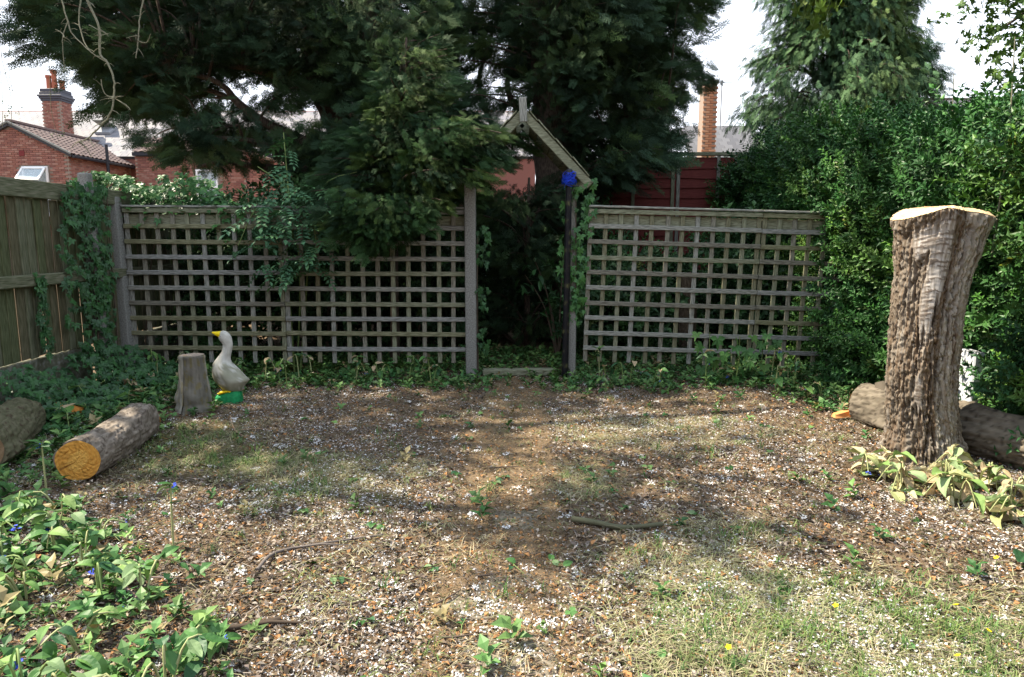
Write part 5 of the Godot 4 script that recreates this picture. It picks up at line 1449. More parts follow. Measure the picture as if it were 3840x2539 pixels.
func build_ivies() -> void:
	var sp := []
	for i in 190:
		var y := rnd(0.55, 2.02)
		var w := 0.16 if y > 1.1 else 0.12
		sp.append([Vector3(0.66 + rnd(-w, w) + 0.03 * sin(y * 4.0), y, -7.09 + rnd(-0.06, 0.07)), Vector3(rnd(-0.5, 0.5), 0.1, 1)])
	ivy("ivy_plant", "bright green ivy climbing the post behind the black pole", sp, 0.085, 300, [M.ivy_b, M.ivy, M.ivy_b], [[Vector3(0.64, 0, -7.1), Vector3(0.66, 0.8, -7.08), Vector3(0.65, 1.9, -7.09)]])
	sp = []
	for i in 55:
		var y: float = [rnd(0.2, 0.5), rnd(0.7, 0.95), rnd(1.15, 1.55), rnd(1.15, 1.5)][i % 4]
		sp.append([Vector3(-0.34 + rnd(-0.03, 0.1), y, -7.05 + rnd(-0.06, 0.06)), Vector3(0.6, 0.1, 1)])
	ivy("ivy_plant", "thin ivy clinging to the edge of the concrete gatepost", sp, 0.075, 300, [M.ivy, M.ivy_c], [[Vector3(-0.36, 0, -7.06), Vector3(-0.36, 0.8, -7.04), Vector3(-0.35, 1.5, -7.05)]])
	sp = []
	for i in 620:                                   # curtain on the board fence
		var f := rng.randf()
		var z := -5.95 - 0.77 * pow(f, 0.7)
		var y := rnd(0.3, 1.95)
		if z > -6.25 and patch.get_noise_2d(z * 200.0, y * 90.0) < 0.05: continue
		sp.append([Vector3(-3.97 + rnd(-0.02, 0.07), y, z), Vector3(1, 0.2, 0.5)])
	for i in 60: sp.append([Vector3(-3.97, rnd(0.4, 1.15), -5.75 + rnd(-0.06, 0.06)), Vector3(1, 0.1, 0.4)])
	ivy("ivy_plant", "dark ivy curtain hanging down the board fence", sp, 0.075, 300, [M.ivy_c, M.ivy, M.ivy_c], [[Vector3(-3.97, 0, -6.4), Vector3(-3.96, 0.9, -6.5), Vector3(-3.98, 1.8, -6.4)], [Vector3(-3.97, 0, -6.8), Vector3(-3.94, 1.0, -6.75), Vector3(-3.96, 1.9, -6.8)]])
	sp = []
	for i in 1100:
		var x := rnd(-4.0, -3.15)
		var z := rnd(-6.95, -4.3)
		var h := 0.5 * clampf((-3.2 - x) / 0.7, 0.05, 1.0) * (0.7 + 0.5 * patch.get_noise_2d(z * 60.0, 3.0))
		sp.append([Vector3(x, h * pow(rng.randf(), 0.5) + 0.02, z), Vector3(0.6, 0.7, 0.5)])
	ivy("ivy_plant", "low dark ivy heaped along the foot of the board fence", sp, 0.08, 300, [M.ivy_c, M.ivy], [[Vector3(-3.9, 0, -6.0), Vector3(-3.7, 0.15, -5.6), Vector3(-3.5, 0.05, -5.0)]])
	sp = []
	for i in 1500:                                  # cushion on top of the corner
		var x := rnd(-4.75, -2.75)
		var top := 2.02 - 0.3 * clampf((x + 3.4) / 0.65, 0, 1) + 0.08 * sin(x * 7.0)
		var y := top - pow(rng.randf(), 1.6) * 0.42
		sp.append([Vector3(x, y, -7.35 + rnd(-0.35, 0.32)), Vector3(rnd(-0.5, 0.5), 0.9, 0.6)])
	ivy("ivy_plant", "sunlit ivy cushion heaped over the fence corner", sp, 0.085, 300, [M.ivy_b, M.ivy], [[Vector3(-4.0, 0, -7.3), Vector3(-3.9, 1.0, -7.35), Vector3(-3.7, 1.85, -7.4)]])

func build_shrubs() -> void:
	# pinnate-leaved shrub hanging over the trellis
	var o := thing("pinnate_shrub", "shrub with ferny divided leaves spilling over the trellis top", "shrub", Vector3(-2.35, 0, -7.25))
	var kinds := []
	for v in 3:
		var s := Shape.new()
		s.tube([Vector3.ZERO, Vector3(0, 0.01, 0.12), Vector3(0, -0.03, 0.26)], [0.0028, 0.002, 0.001], 4, Color(0.5, 0.6, 0.4))
		for i in 5:
			var z := 0.05 + i * 0.045
			for sd in [-1.0, 1.0]:
				s.leaf(Vector3(0, 0.01 - z * z * 0.5, z), Vector3(sd, rnd(-0.15, 0.1), 0.55), Vector3.UP, 0.068 * rnd(0.85, 1.1), 0.034, 0.1, 0.12, Color(1, 1, 1) * rnd(0.8, 1.0))
		s.leaf(Vector3(0, -0.03, 0.26), Vector3(0, -0.2, 1), Vector3.UP, 0.07, 0.036, 0.1, 0.1)
		kinds.append(s.mesh())
	var gm := [mat(0.075, 0.18, 0.085, 0.5, true, 0.5), mat(0.1, 0.22, 0.09, 0.5, true, 0.5), mat(0.06, 0.15, 0.075, 0.5, true, 0.5)]
	for l in [[Vector3(0, -0.1, -0.05), Vector3(0.1, 1.0, 0), Vector3(0.05, 1.85, 0.05), Vector3(-0.25, 2.15, 0.1)], [Vector3(0.05, -0.1, 0), Vector3(0.2, 1.2, 0), Vector3(0.3, 1.8, 0.2), Vector3(0.4, 1.3, 0.36)], [Vector3(0, -0.1, 0), Vector3(-0.05, 1.2, 0), Vector3(-0.2, 1.75, 0.2), Vector3(-0.4, 1.35, 0.34)], [Vector3(0.1, 0.9, 0), Vector3(0.35, 1.9, 0.02), Vector3(0.75, 2.1, 0.05)], [Vector3(0.05, 1.4, 0), Vector3(0.02, 2.0, 0), Vector3(0.0, 2.5, 0.0)]]:
		var s := Shape.new()
		var line := smooth_path(l, 4)
		s.tube(line, taper(line.size(), 0.011, 0.004), 5)
		part(o, "stem", s.mesh(), M.stem)
	for i in 175:
		var p := Vector3.ZERO
		if i < 95: p = Vector3(rng.randfn(0.12, 0.24), rnd(1.05, 1.8), rnd(0.16, 0.36))
		elif i < 165: p = Vector3(rng.randfn(0.1, 0.36), rnd(1.65, 1.95), rnd(-0.15, 0.3))
		else: p = Vector3(rnd(-0.15, 0.15), rnd(1.95, 2.5), rnd(-0.1, 0.1))
		part(o, "compound_leaf", kinds[i % 3], gm[rng.randi() % 3], Transform3D(leaning(rnd(-1.9, 1.9), rnd(-0.9, 0.25), rnd(-0.4, 0.4), rnd(0.85, 1.3)), p))
	# evergreen with long leaves in the gateway
	var l := thing("laurel_shrub", "shaded laurel shrub with long leaves inside the gateway", "shrub", Vector3(0.55, 0, -8.1))
	var lm := [ovate_mesh(0.3, 0.15, 0.0, 0.0), ovate_mesh(0.32, -0.05, 0.2, 0.0)]
	for q in [[-0.3, 1.2, 0.15], [0.1, 1.5, 0.0], [-0.15, 0.8, 0.1], [0.3, 1.3, 0.1], [-0.4, 1.0, 0.0]]:
		var s := Shape.new()
		var line := smooth_path([Vector3(0, -0.05, 0), Vector3(q[0] * 0.4, q[1] * 0.6, 0), Vector3(q[0], q[1], q[2])], 4)
		s.tube(line, taper(line.size(), 0.014, 0.005), 5)
		part(l, "stem", s.mesh(), M.twig)
		for i in 12:
			part(l, "leaf", lm[i % 2], [M.ivy_c, M.ivy][i % 2], Transform3D(leaning(rnd(0, TAU), rnd(-1.0, 0.1), 0, rnd(0.11, 0.17)), Vector3(q[0], q[1], q[2]) + Vector3(rnd(-0.1, 0.1), rnd(-0.25, 0.06), rnd(-0.08, 0.08))))
	# dark undergrowth behind the trellis
	var sk := [sprig_shape(12, 0.32, 0.1, 0.055, 0.9, false), sprig_shape(10, 0.28, 0.09, 0.05, 0.9, false)]
	var um := []
	for v in 3: um.append(clump_mesh(sk, 130, Vector3(0.62, 0.5, 0.5), Vector3(0, 0.25, 0.15), 0.7, 1.1))
	var us := [mat(0.042, 0.105, 0.04, 0.5, true), mat(0.05, 0.12, 0.045, 0.5, true), mat(0.038, 0.095, 0.04, 0.5, true)]
	for q in [[-3.4, -8.3, 1.5], [-2.3, -8.4, 1.6], [-1.2, -8.6, 1.7], [-3.0, -9.3, 1.9], [-1.8, -9.4, 2.0], [-0.7, -9.6, 1.7], [1.2, -8.4, 0.9], [2.0, -8.8, 0.8], [2.9, -8.5, 1.3], [0.9, -9.4, 1.5]]:
		var u := thing("evergreen_shrub", "dark evergreen shrub crowded behind the trellis", "shrub", Vector3(q[0], 0, q[1]), 0.0, "shrubs behind the trellis")
		for i in 4:
			part(u, "foliage", um[i % 3], us[rng.randi() % 3], Transform3D(Basis(Vector3.UP, rnd(0, TAU)), Vector3(rnd(-0.2, 0.2), q[2] * (0.22 + 0.24 * i), rnd(-0.15, 0.15))))
		var st := Shape.new()
		st.tube([Vector3(0, -0.05, 0), Vector3(0.05, q[2] * 0.5, 0), Vector3(-0.05, q[2] * 0.9, 0)], [0.025, 0.018, 0.006], 6)
		part(u, "stem", st.mesh(), M.twig)

# ---------------------------------------------------------------- low plants
var broad := []
var bloom: ArrayMesh

func plant(label: String, category: String, group: String, at: Vector3, leaves: int, spread: float, size: float, height: float, ms: Array, stem: Material, flowers: int, limp: float, called := "alkanet_plant") -> void:
	var o := thing(called, label, category, at, 0.0, group)
	var tips := []
	for k in maxi(1, leaves / 5):
		var a := rnd(0, TAU)
		var d := Vector3(cos(a), 0, sin(a)) * spread * rnd(0.3, 1.0)
		var tip := d + Vector3.UP * height * rnd(0.5, 1.1) * (1.0 - limp * 0.6)
		var line := smooth_path([Vector3(d.x * 0.05, -0.02, d.z * 0.05), d * 0.4 + Vector3.UP * height * 0.7, tip - Vector3.UP * limp * height * 0.3], 4)
		var s := Shape.new()
		s.tube(line, taper(line.size(), 0.0055, 0.003), 5)
		part(o, "stem", s.mesh(), stem)
		tips.append(line)
	for i in leaves:
		var line: Array = tips[i % tips.size()]
		var p: Vector3 = line[rng.randi_range(line.size() / 3, line.size() - 1)]
		if rng.randf() < 0.35: p = Vector3(rnd(-0.3, 0.3) * spread, 0.02, rnd(-0.3, 0.3) * spread)
		var pitch := rnd(-0.5, 0.7) - limp * rnd(0.2, 1.3)
		if p.y + sin(pitch) * size < 0.01: pitch = asin(clampf((0.012 - p.y) / size, -1, 1))
		part(o, "leaf", broad[rng.randi() % broad.size()], ms[rng.randi() % ms.size()], Transform3D(leaning(rnd(0, TAU), pitch, rnd(-0.5, 0.5), size * rnd(0.6, 1.2)), p))
	for i in flowers:
		var line: Array = tips[i % tips.size()]
		part(o, "flower", bloom, M.flower, Transform3D(leaning(rnd(0, TAU), rnd(-0.3, 0.6), 0, rnd(0.8, 1.2)), line[line.size() - 1]))

func build_plants() -> void:
	for q in [[0.5, 0.3, 0.1, 0.01], [0.46, 0.1, -0.2, 0.015], [0.54, 0.45, 0.25, 0.012], [0.42, -0.1, 0.1, 0.02], [0.5, 0.2, 0.4, 0.008]]:
		broad.append(ovate_mesh(q[0], q[1], q[2], q[3]))
	var limp := []
	for q in [[0.4, -0.3, 0.5, 0.04, 0.5], [0.36, 0.2, -0.6, 0.05, 0.7], [0.45, 0.35, 0.3, 0.03, 0.3]]:
		limp.append(ovate_mesh(q[0], q[1], q[2], q[3], q[4]))
	var b := Shape.new()
	for k in 6:
		var c := Vector3(rnd(-0.014, 0.014), rnd(-0.008, 0.012), rnd(-0.014, 0.014))
		for i in 5:
			var a := TAU * i / 5.0 + k
			b.leaf(c, Vector3(cos(a), 0.15, sin(a)), Vector3.UP, 0.0085, 0.008, 0.1, 0.0)
	bloom = b.mesh()
	var fresh := "broad-leaved green alkanet plant growing among sunlit weeds by the cut log"
	var spots := []
	for i in 34:
		var pz := rnd(-3.6, -1.8)
		spots.append([rnd(-0.78, 0.0) * 0.9 - 0.95 + (pz + 2.05) * 0.95, pz, 8 + rng.randi() % 10])
	for q in spots:
		plant(fresh, "weed", "alkanet by the cut log", on_ground(q[0], q[1]), q[2], rnd(0.12, 0.26), rnd(0.06, 0.115), rnd(0.08, 0.24), M.greens + [M.wilted[2]], [M.pale_stem, M.stem][rng.randi() % 2], 1 if rng.randf() < 0.5 else 0, 0.55)
	plant("tall alkanet stem with small blue flowers beside the mossy log", "weed", "", on_ground(-2.58, -3.62), 7, 0.05, 0.08, 0.42, M.greens, M.pale_stem, 2, 0.0)
	plant("lone upright alkanet stem with blue flowers on the open litter", "weed", "", on_ground(-1.55, -2.95), 6, 0.05, 0.07, 0.4, M.greens, M.pale_stem, 2, 0.0)
	var keep := broad
	broad = limp + [keep[0], keep[2]]
	for q in [[2.3, -3.9, 22], [2.5, -3.78, 26], [2.75, -3.78, 24], [2.2, -3.68, 18], [2.42, -3.55, 20], [2.68, -3.5, 18], [2.95, -3.6, 18], [2.1, -3.95, 14], [2.65, -3.92, 20], [2.55, -3.3, 12], [2.9, -3.35, 12]]:
		plant("wilted yellowing alkanet plant heaped at the foot of the tall stump", "weed", "wilted alkanet by the tall stump", on_ground(q[0], q[1]), q[2], 0.2, 0.135, 0.22, M.wilted, M.pale_stem, 1 if rng.randf() < 0.3 else 0, 0.75)
	broad = keep + limp
	for i in 40:
		var x := rnd(-3.7, -0.6) if i % 2 else rnd(0.75, 3.0)
		plant("straggling shaded alkanet plant at the foot of the trellis", "weed", "alkanet along the trellis", on_ground(x, -6.85 + rnd(-0.1, 0.55)), 8, 0.16, 0.095, rnd(0.18, 0.48), M.greens + [M.wilted[3]], M.pale_stem if i % 3 == 0 else M.stem, rng.randi() % 2, 0.4)
	for i in 12:
		plant("shaded alkanet plant at the foot of the board fence", "weed", "alkanet along the board fence", on_ground(rnd(-3.85, -2.9), rnd(-6.6, -4.7)), 9, 0.15, 0.11, rnd(0.12, 0.25), M.greens + [M.wilted[3]], M.stem, rng.randi() % 2, 0.4)
	for q in [[2.75, -5.9], [2.95, -5.6], [2.5, -6.2]]:
		plant("limp alkanet plant lying at the foot of the hedge", "weed", "alkanet by the hedge", on_ground(q[0], q[1]), 10, 0.2, 0.12, 0.22, M.greens + [M.wilted[3]], M.stem, 1, 0.7)
	broad = keep
	plant("dock plant with one very large dark green leaf", "weed", "", on_ground(2.28, -2.86), 3, 0.06, 0.21, 0.08, [M.greens[0], M.greens[2]], M.stem, 0, 0.3, "dock_plant")
	# maple seedlings in front of the trellis
	var iv := ivy_mesh()
	for q in [[1.95, -6.75, 9], [2.5, -6.8, 14], [2.2, -6.6, 6]]:
		var o := thing("maple_seedling", "young lobed-leaf sapling growing through the trellis", "sapling", on_ground(q[0], q[1]), 0.0, "saplings at the trellis")
		var s := Shape.new()
		s.tube([Vector3(0, -0.03, 0), Vector3(0.03, 0.25, 0), Vector3(0.02, 0.5, 0.02)], [0.006, 0.005, 0.003], 5)
		part(o, "stem", s.mesh(), M.stem)
		for i in q[2]:
			var y: float = 0.1 + 0.45 * i / q[2]
			part(o, "leaf", iv, [M.greens[1], M.greens[0], M.greens[3]][i % 3], Transform3D(Basis(Vector3.UP, rnd(-1.2, 1.2)) * Basis(Vector3.RIGHT, rnd(-1.1, -0.3)) * Basis.IDENTITY.scaled(Vector3.ONE * rnd(0.09, 0.14)), Vector3(rnd(-0.14, 0.14), y, rnd(0.0, 0.1))))
	# buttercups
	var pet := Shape.new()
	for i in 5:
		var a := TAU * i / 5.0
		pet.leaf(Vector3.ZERO, Vector3(cos(a), 0.35, sin(a)), Vector3.UP, 0.013, 0.014, 0.15, -0.1)
	var pm := pet.mesh()
	for q in [[1.68, -2.33], [1.66, -2.36], [2.04, -2.71], [1.21, -2.39], [1.62, -2.15], [1.66, -2.07], [1.47, -2.06], [0.72, -2.12]]:
		var o := thing("buttercup", "small yellow buttercup standing in the grass", "flower", on_ground(q[0], q[1]), rnd(0, 6), "buttercups in the grass")
		var h := rnd(0.05, 0.09)
		var s := Shape.new()
		s.tube([Vector3(0, -0.02, 0), Vector3(0.006, h * 0.5, 0), Vector3(0.012, h, 0.004)], [0.0016, 0.0013, 0.001], 4)
		part(o, "stem", s.mesh(), M.stem)
		part(o, "flower", pm, M.yellow, Transform3D(Basis(Vector3.RIGHT, 0.5), Vector3(0.012, h, 0.004)))

# ---------------------------------------------------------------- litter on the ground
func spot() -> Vector2:
	var z := -(1.65 + 5.6 * pow(rng.randf(), 1.25))
	var x := rnd(-1, 1) * (0.85 * -z + 0.3)
	return Vector2(clampf(x, -3.9, 3.5), z)

func strewn(called: String, label: String, category: String, part_name: String, kinds: Array, m: Material, where: Array, tint: PackedColorArray) -> void:
	var o := part(self, called, baked(kinds, where, tint), m)
	tag(o, label, category, "", "stuff")

func build_litter() -> void:
	# dead leaves, bud scales and bark crumbs
	var bits := []
	for v in 5:
		var s := Shape.new()
		if v == 0: s.leaf(Vector3(0, 0, -0.5), Vector3(0, 0.1, 1), Vector3(0.2, 1, 0), 1.0, 0.6, 0.35, 0.1)
		elif v == 1: s.leaf(Vector3(0, 0.02, -0.5), Vector3(0, 0, 1), Vector3(-0.4, 1, 0), 1.0, 0.32, 0.5, 0.2)
		elif v == 2: s.tube([Vector3(0, 0.05, -0.7), Vector3(0.1, 0.09, 0), Vector3(-0.05, 0.06, 0.8)], [0.045, 0.05, 0.03], 3, Color.WHITE, 0.0, false)
		elif v == 3: s.leaf(Vector3(0, 0, -0.4), Vector3(0, 0.25, 1), Vector3(0.5, 1, 0.2), 0.8, 0.7, -0.3, 0.3)
		else: s.leaf(Vector3(0, 0.0, -0.6), Vector3(0.2, 0.1, 1), Vector3(-0.2, 1, 0.2), 1.3, 0.2, 0.4, 0.1)
		bits.append(s)
	var tones := [Color(0.05, 0.037, 0.027), Color(0.11, 0.082, 0.056), Color(0.24, 0.205, 0.175), Color(0.3, 0.155, 0.065), Color(0.4, 0.34, 0.28), Color(0.16, 0.12, 0.09), Color(0.13, 0.105, 0.09), Color(0.15, 0.145, 0.08)]
	var where := []
	var tint := PackedColorArray()
	for i in 165000:
		var p := spot()
		var s := soil(p.x, p.y)
		if rng.randf() < s.y * 0.25 + s.z * 0.25: continue
		var size := (0.013 + 0.03 * pow(rng.randf(), 2.2)) * (0.78 if s.x > 0.5 else 1.0)
		where.append(Transform3D(Basis(Vector3.UP, rnd(0, TAU)) * Basis(Vector3.RIGHT, rnd(-0.5, 0.5)) * Basis.IDENTITY.scaled(Vector3.ONE * size), on_ground(p.x, p.y, 0.004 + rng.randf() * 0.011 + 0.008 * s.y)))
		var k: Color = tones[rng.randi() % 8] if s.x < 0.5 else [tones[3], tones[4], tones[5], tones[1], Color(0.3, 0.2, 0.1), Color(0.14, 0.13, 0.06)][rng.randi() % 6]
		tint.append(shade(k, 0.6, 1.3))
	strewn("leaf_litter", "brown dead leaves and bark crumbs strewn over the ground", "litter", "litter", bits, M.tinted, where, tint)
	# seed down
	var fl := []
	for v in 6:
		var s := Shape.new()
		var ring := []
		var k := 6
		for j in k:
			var a := TAU * j / k + rnd(-0.3, 0.3)
			var r := rnd(0.45, 1.0) if v < 4 else rnd(0.2, 1.0)
			ring.append(Vector3(cos(a) * r, rnd(0.0, 0.12), sin(a) * r * rnd(0.6, 1.0)))
		var mid := Vector3(rnd(-0.2, 0.2), rnd(0.3, 0.6), rnd(-0.2, 0.2))
		for j in k: s.tri_out(ring[j], ring[(j + 1) % k], mid, Vector3(0, -1, 0))
		for j in 3:
			var d := Vector3(rng.randfn(), absf(rng.randfn()) * 0.5, rng.randfn()).normalized()
			var w := d.cross(Vector3.UP).normalized() * 0.09
			s.tri(mid * 0.5 - w, mid * 0.5 + w, mid * 0.5 + d * rnd(0.9, 1.4))
		fl.append(s)
	where = []
	tint = PackedColorArray()
	for i in 125000:
		var p := spot()
		var s := soil(p.x, p.y)
		var dense := patch.get_noise_2d(p.x * 26.0 + 70.0, p.y * 26.0) * 1.9 + 0.5
		if rng.randf() > dense * (0.3 if s.x > 0.5 else 1.0): continue
		var size := 0.0022 + 0.0066 * pow(rng.randf(), 2.4)
		if rng.randf() < 0.035: size = rnd(0.007, 0.012)
		where.append(Transform3D(Basis(Vector3.UP, rnd(0, TAU)) * Basis.IDENTITY.scaled(Vector3(1, rnd(0.6, 1.0), 1) * size), on_ground(p.x, p.y, 0.005 + rng.randf() * 0.008 + 0.014 * maxf(s.y, s.z))))
		var g := rnd(0.45, 0.84)
		tint.append(Color(g, g * 0.985, g))
	for i in 480:                                  # larger clumps of down
		var p := spot()
		var big := rnd(0.6, 1.5)
		for k in 24:
			var q := p + Vector2(rng.randfn(), rng.randfn()) * 0.014 * big
			where.append(Transform3D(Basis(Vector3.UP, rnd(0, TAU)) * Basis(Vector3.RIGHT, rnd(-0.5, 0.5)) * Basis.IDENTITY.scaled(Vector3(1, 1.2, 1) * rnd(0.003, 0.008)), on_ground(q.x, q.y, 0.006 + 0.012 * rng.randf())))
			tint.append(Color(1, 1, 1) * rnd(0.6, 0.82))
	strewn("seed_down", "white fluffy seed down scattered all over the litter", "seed down", "down", fl, mat(1, 1, 1, 0.95, true), where, tint)
	# dry straw
	var st := [blade_tuft(14, 0.07, 1.5, 0.0026, 0.75), blade_tuft(14, 0.09, 1.6, 0.0022, 0.8), blade_tuft(14, 0.06, 1.6, 0.0024, 0.7)]
	where = []
	tint = PackedColorArray()
	for i in 16000:
		var p := spot()
		var s := soil(p.x, p.y)
		if rng.randf() > s.y * 0.9 + s.z * 0.35 + 0.03: continue
		where.append(Transform3D(Basis(Vector3.UP, rnd(0, TAU)) * Basis.IDENTITY.scaled(Vector3.ONE * rnd(0.6, 1.3)), on_ground(p.x, p.y, 0.004)))
		tint.append(shade(Color(0.36, 0.31, 0.2).lerp(Color(0.2, 0.23, 0.1), rng.randf()), 0.6, 1.25))
	strewn("dry_grass", "flattened straw-coloured dead grass on the lawn", "dry grass", "straw", st, M.tinted, where, tint)
	# living grass
	var gr := [blade_tuft(11, 0.06, 0.9, 0.0032), blade_tuft(11, 0.085, 0.8, 0.0036), blade_tuft(9, 0.045, 1.1, 0.003)]
	where = []
	tint = PackedColorArray()
	for i in 34000:
		var p := spot()
		var s := soil(p.x, p.y)
		if rng.randf() > s.z * s.z * 0.6 * clampf(0.75 + 1.3 * patch.get_noise_2d(p.x * 120.0, p.y * 120.0), 0, 1.4) + s.y * 0.08 + 0.012: continue
		where.append(Transform3D(Basis(Vector3.UP, rnd(0, TAU)) * Basis.IDENTITY.scaled(Vector3.ONE * rnd(0.6, 1.25)), on_ground(p.x, p.y)))
		tint.append(shade(Color(0.06, 0.14, 0.035).lerp(Color(0.18, 0.23, 0.075), rng.randf()), 0.7, 1.25))
	strewn("lawn_grass", "patchy green grass blades of the lawn", "grass", "grass", gr, M.leaf, where, tint)
	# small weeds and ivy creeping over the soil
	var weed := [sprig_shape(7, 0.06, 0.05, 0.03, 1.1, false), ivy_shape(), sprig_shape(5, 0.04, 0.04, 0.028, 1.2, false)]
	where = []
	tint = PackedColorArray()
	for i in 21000:
		var p := Vector2(rnd(-4.0, 3.4), rnd(-8.6, -1.8))
		var edge := 0.0
		edge = maxf(edge, smoothstep(-6.1, -6.8, p.y) * (0.35 if absf(p.x - 0.1) < 0.3 and p.y > -7.6 else 1.0))       # along the trellis and in the gateway
		edge = maxf(edge, smoothstep(-2.3, -3.2, p.x) * smoothstep(-3.0, -4.4, p.y))                       # along the board fence
		edge = maxf(edge, smoothstep(-0.6, -1.5, p.x - (p.y + 2.05) * 0.8) * smoothstep(-3.9, -3.0, p.y) * 0.55)                 # on the near left
		edge = maxf(edge, smoothstep(2.2, 3.0, p.x) * smoothstep(-4.8, -5.6, p.y))
		if rng.randf() > edge * 0.8 + 0.012: continue
		var v := where.size() % 3
		var b := toward(Vector3(rnd(-0.4, 0.4), 1, rnd(-0.4, 0.4)), rnd(0, TAU), rnd(0.7, 1.6))
		if v == 1: b = Basis(Vector3.UP, rnd(0, TAU)) * Basis(Vector3.RIGHT, rnd(-1.4, -0.8)) * Basis.IDENTITY.scaled(Vector3.ONE * rnd(0.035, 0.07))
		where.append(Transform3D(b, on_ground(p.x, p.y, 0.02 if v == 1 else 0.0)))
		tint.append(shade(Color(0.04, 0.12, 0.035).lerp(Color(0.14, 0.24, 0.07), pow(rng.randf(), 1.5)) if rng.randf() < 0.93 else Color(0.24, 0.2, 0.1), 0.7, 1.25))
	strewn("ground_weeds", "low weeds and creeping ivy covering the soil edges", "weeds", "weeds", weed, M.leaf, where, tint)

func build_sticks() -> void:
	var curves := [
		["stick", "thick dark bent stick lying on the dry grass", [[0.3, -3.27], [0.42, -3.24], [0.55, -3.17], [0.74, -3.19]], 0.016, 0.011, Color(0.1, 0.1, 0.06)],
		["fallen_branch", "thin forked grey branch lying beside the worn path", [[-1.08, -2.72], [-1.06, -2.88], [-0.9, -3.0], [-0.62, -3.1]], 0.009, 0.005, Color(0.13, 0.11, 0.1)],
		["fallen_branch", "slender pale twig running from the weeds to the cut log", [[-1.75, -2.85], [-1.6, -2.62], [-1.42, -2.45]], 0.008, 0.005, Color(0.2, 0.15, 0.14)],
		["fallen_branch", "rotten dark branch half buried under the alkanet leaves", [[-1.12, -2.28], [-1.0, -2.3], [-0.86, -2.36]], 0.013, 0.009, Color(0.06, 0.045, 0.035)],
		["fallen_branch", "long brown twig lying beside the goose and the cut log", [[-2.25, -5.3], [-2.05, -4.9], [-1.8, -4.62]], 0.007, 0.004, Color(0.3, 0.2, 0.13)]]
	for q in curves:
		var pts := []
		for p in q[2]: pts.append(on_ground(p[0], p[1], q[3] + 0.006))
		pts = smooth_path(pts, 4)
		var s := Shape.new()
		s.tube(pts, taper(pts.size(), q[3], q[4]), 8, q[5], 0.12)
		if q[0] == "fallen_branch": s.tube([pts[pts.size() / 2], pts[pts.size() / 2] + Vector3(0.12, 0.01, -0.02), pts[pts.size() / 2] + Vector3(0.26, 0.0, -0.03)], [q[4], q[4] * 0.8, q[4] * 0.4], 6, q[5], 0.1)
		tag(part(self, q[0], s.mesh(), M.tinted), q[1], "stick")
	for q in [[-0.26, -2.56, 0.9, 0.16], [-0.2, -2.28, 0.3, 0.12], [-0.17, -2.12, -0.2, 0.14], [-0.02, -2.06, 0.15, 0.2], [0.35, -2.5, 0.3, 0.2], [-0.05, -4.1, 0.05, 0.18], [-0.6, -2.5, 0.5, 0.12], [1.5, -2.95, 0.2, 0.2], [-0.1, -2.75, 0.4, 0.12], [1.05, -4.2, 0.9, 0.2], [-1.3, -4.9, 2.2, 0.3], [0.9, -5.3, 0.4, 0.25], [1.4, -3.1, 2.4, 0.18], [-0.75, -4.9, 0.2, 0.26]]:
		var d: Vector2 = Vector2(cos(q[2]), -sin(q[2])) * q[3] / 2
		var pts := smooth_path([on_ground(q[0] - d.x, q[1] - d.y, 0.012), on_ground(q[0], q[1], 0.016) + Vector3(0, 0, 0.012), on_ground(q[0] + d.x, q[1] + d.y, 0.012)], 3)
		var s := Shape.new()
		s.tube(pts, taper(pts.size(), 0.005, 0.003), 6, Color(0.11, 0.085, 0.065), 0.15)
		tag(part(self, "twig", s.mesh(), M.tinted), "short dark twig lying on the leaf litter", "twig", "twigs on the ground")
	# green leaf sprigs torn down with the branches
	var lm := [ovate_mesh(0.6, 0.2, 0.3, 0.02), ovate_mesh(0.62, 0.35, -0.3, 0.03)]
	for q in [[-0.1, -3.88, 6], [-0.35, -3.98, 3], [-0.95, -3.95, 4], [0.02, -2.82, 2], [0.2, -2.84, 4], [-0.36, -2.8, 3], [-0.72, -2.7, 2], [-0.18, -2.35, 2], [0.6, -3.42, 3], [0.95, -3.3, 2], [1.55, -5.0, 4], [1.05, -5.3, 3], [-1.3, -4.4, 3], [-0.5, -5.3, 3], [1.9, -4.9, 5], [-1.9, -3.7, 4], [0.85, -4.25, 2], [-0.7, -3.2, 3], [-1.1, -3.4, 3], [0.5, -2.15, 2], [1.1, -2.6, 4], [0.9, -3.75, 2], [-0.3, -4.7, 3], [-1.6, -5.2, 3], [-0.55, -2.35, 3]]:
		var o := thing("leaf_sprig", "torn sprig of green leaves dropped on the leaf litter", "leaves", on_ground(q[0], q[1]), rnd(0, TAU), "torn leaf sprigs")
		for i in q[2]:
			part(o, "leaf", lm[i % 2], [M.greens[0], M.greens[1], M.greens[4], M.greens[2]][rng.randi() % 4], Transform3D(leaning(rnd(-1.3, 1.3), rnd(-0.05, 0.45), rnd(-0.5, 0.5), rnd(0.035, 0.06)), Vector3(i * 0.022 - 0.03, 0.015, rnd(-0.02, 0.02))))
		var s := Shape.new()
		s.tube([Vector3(-0.06, 0.012, 0), Vector3(0, 0.018, 0.006), Vector3(0.07, 0.012, 0)], [0.002, 0.002, 0.0012], 4)
		part(o, "stalk", s.mesh(), M.stem)

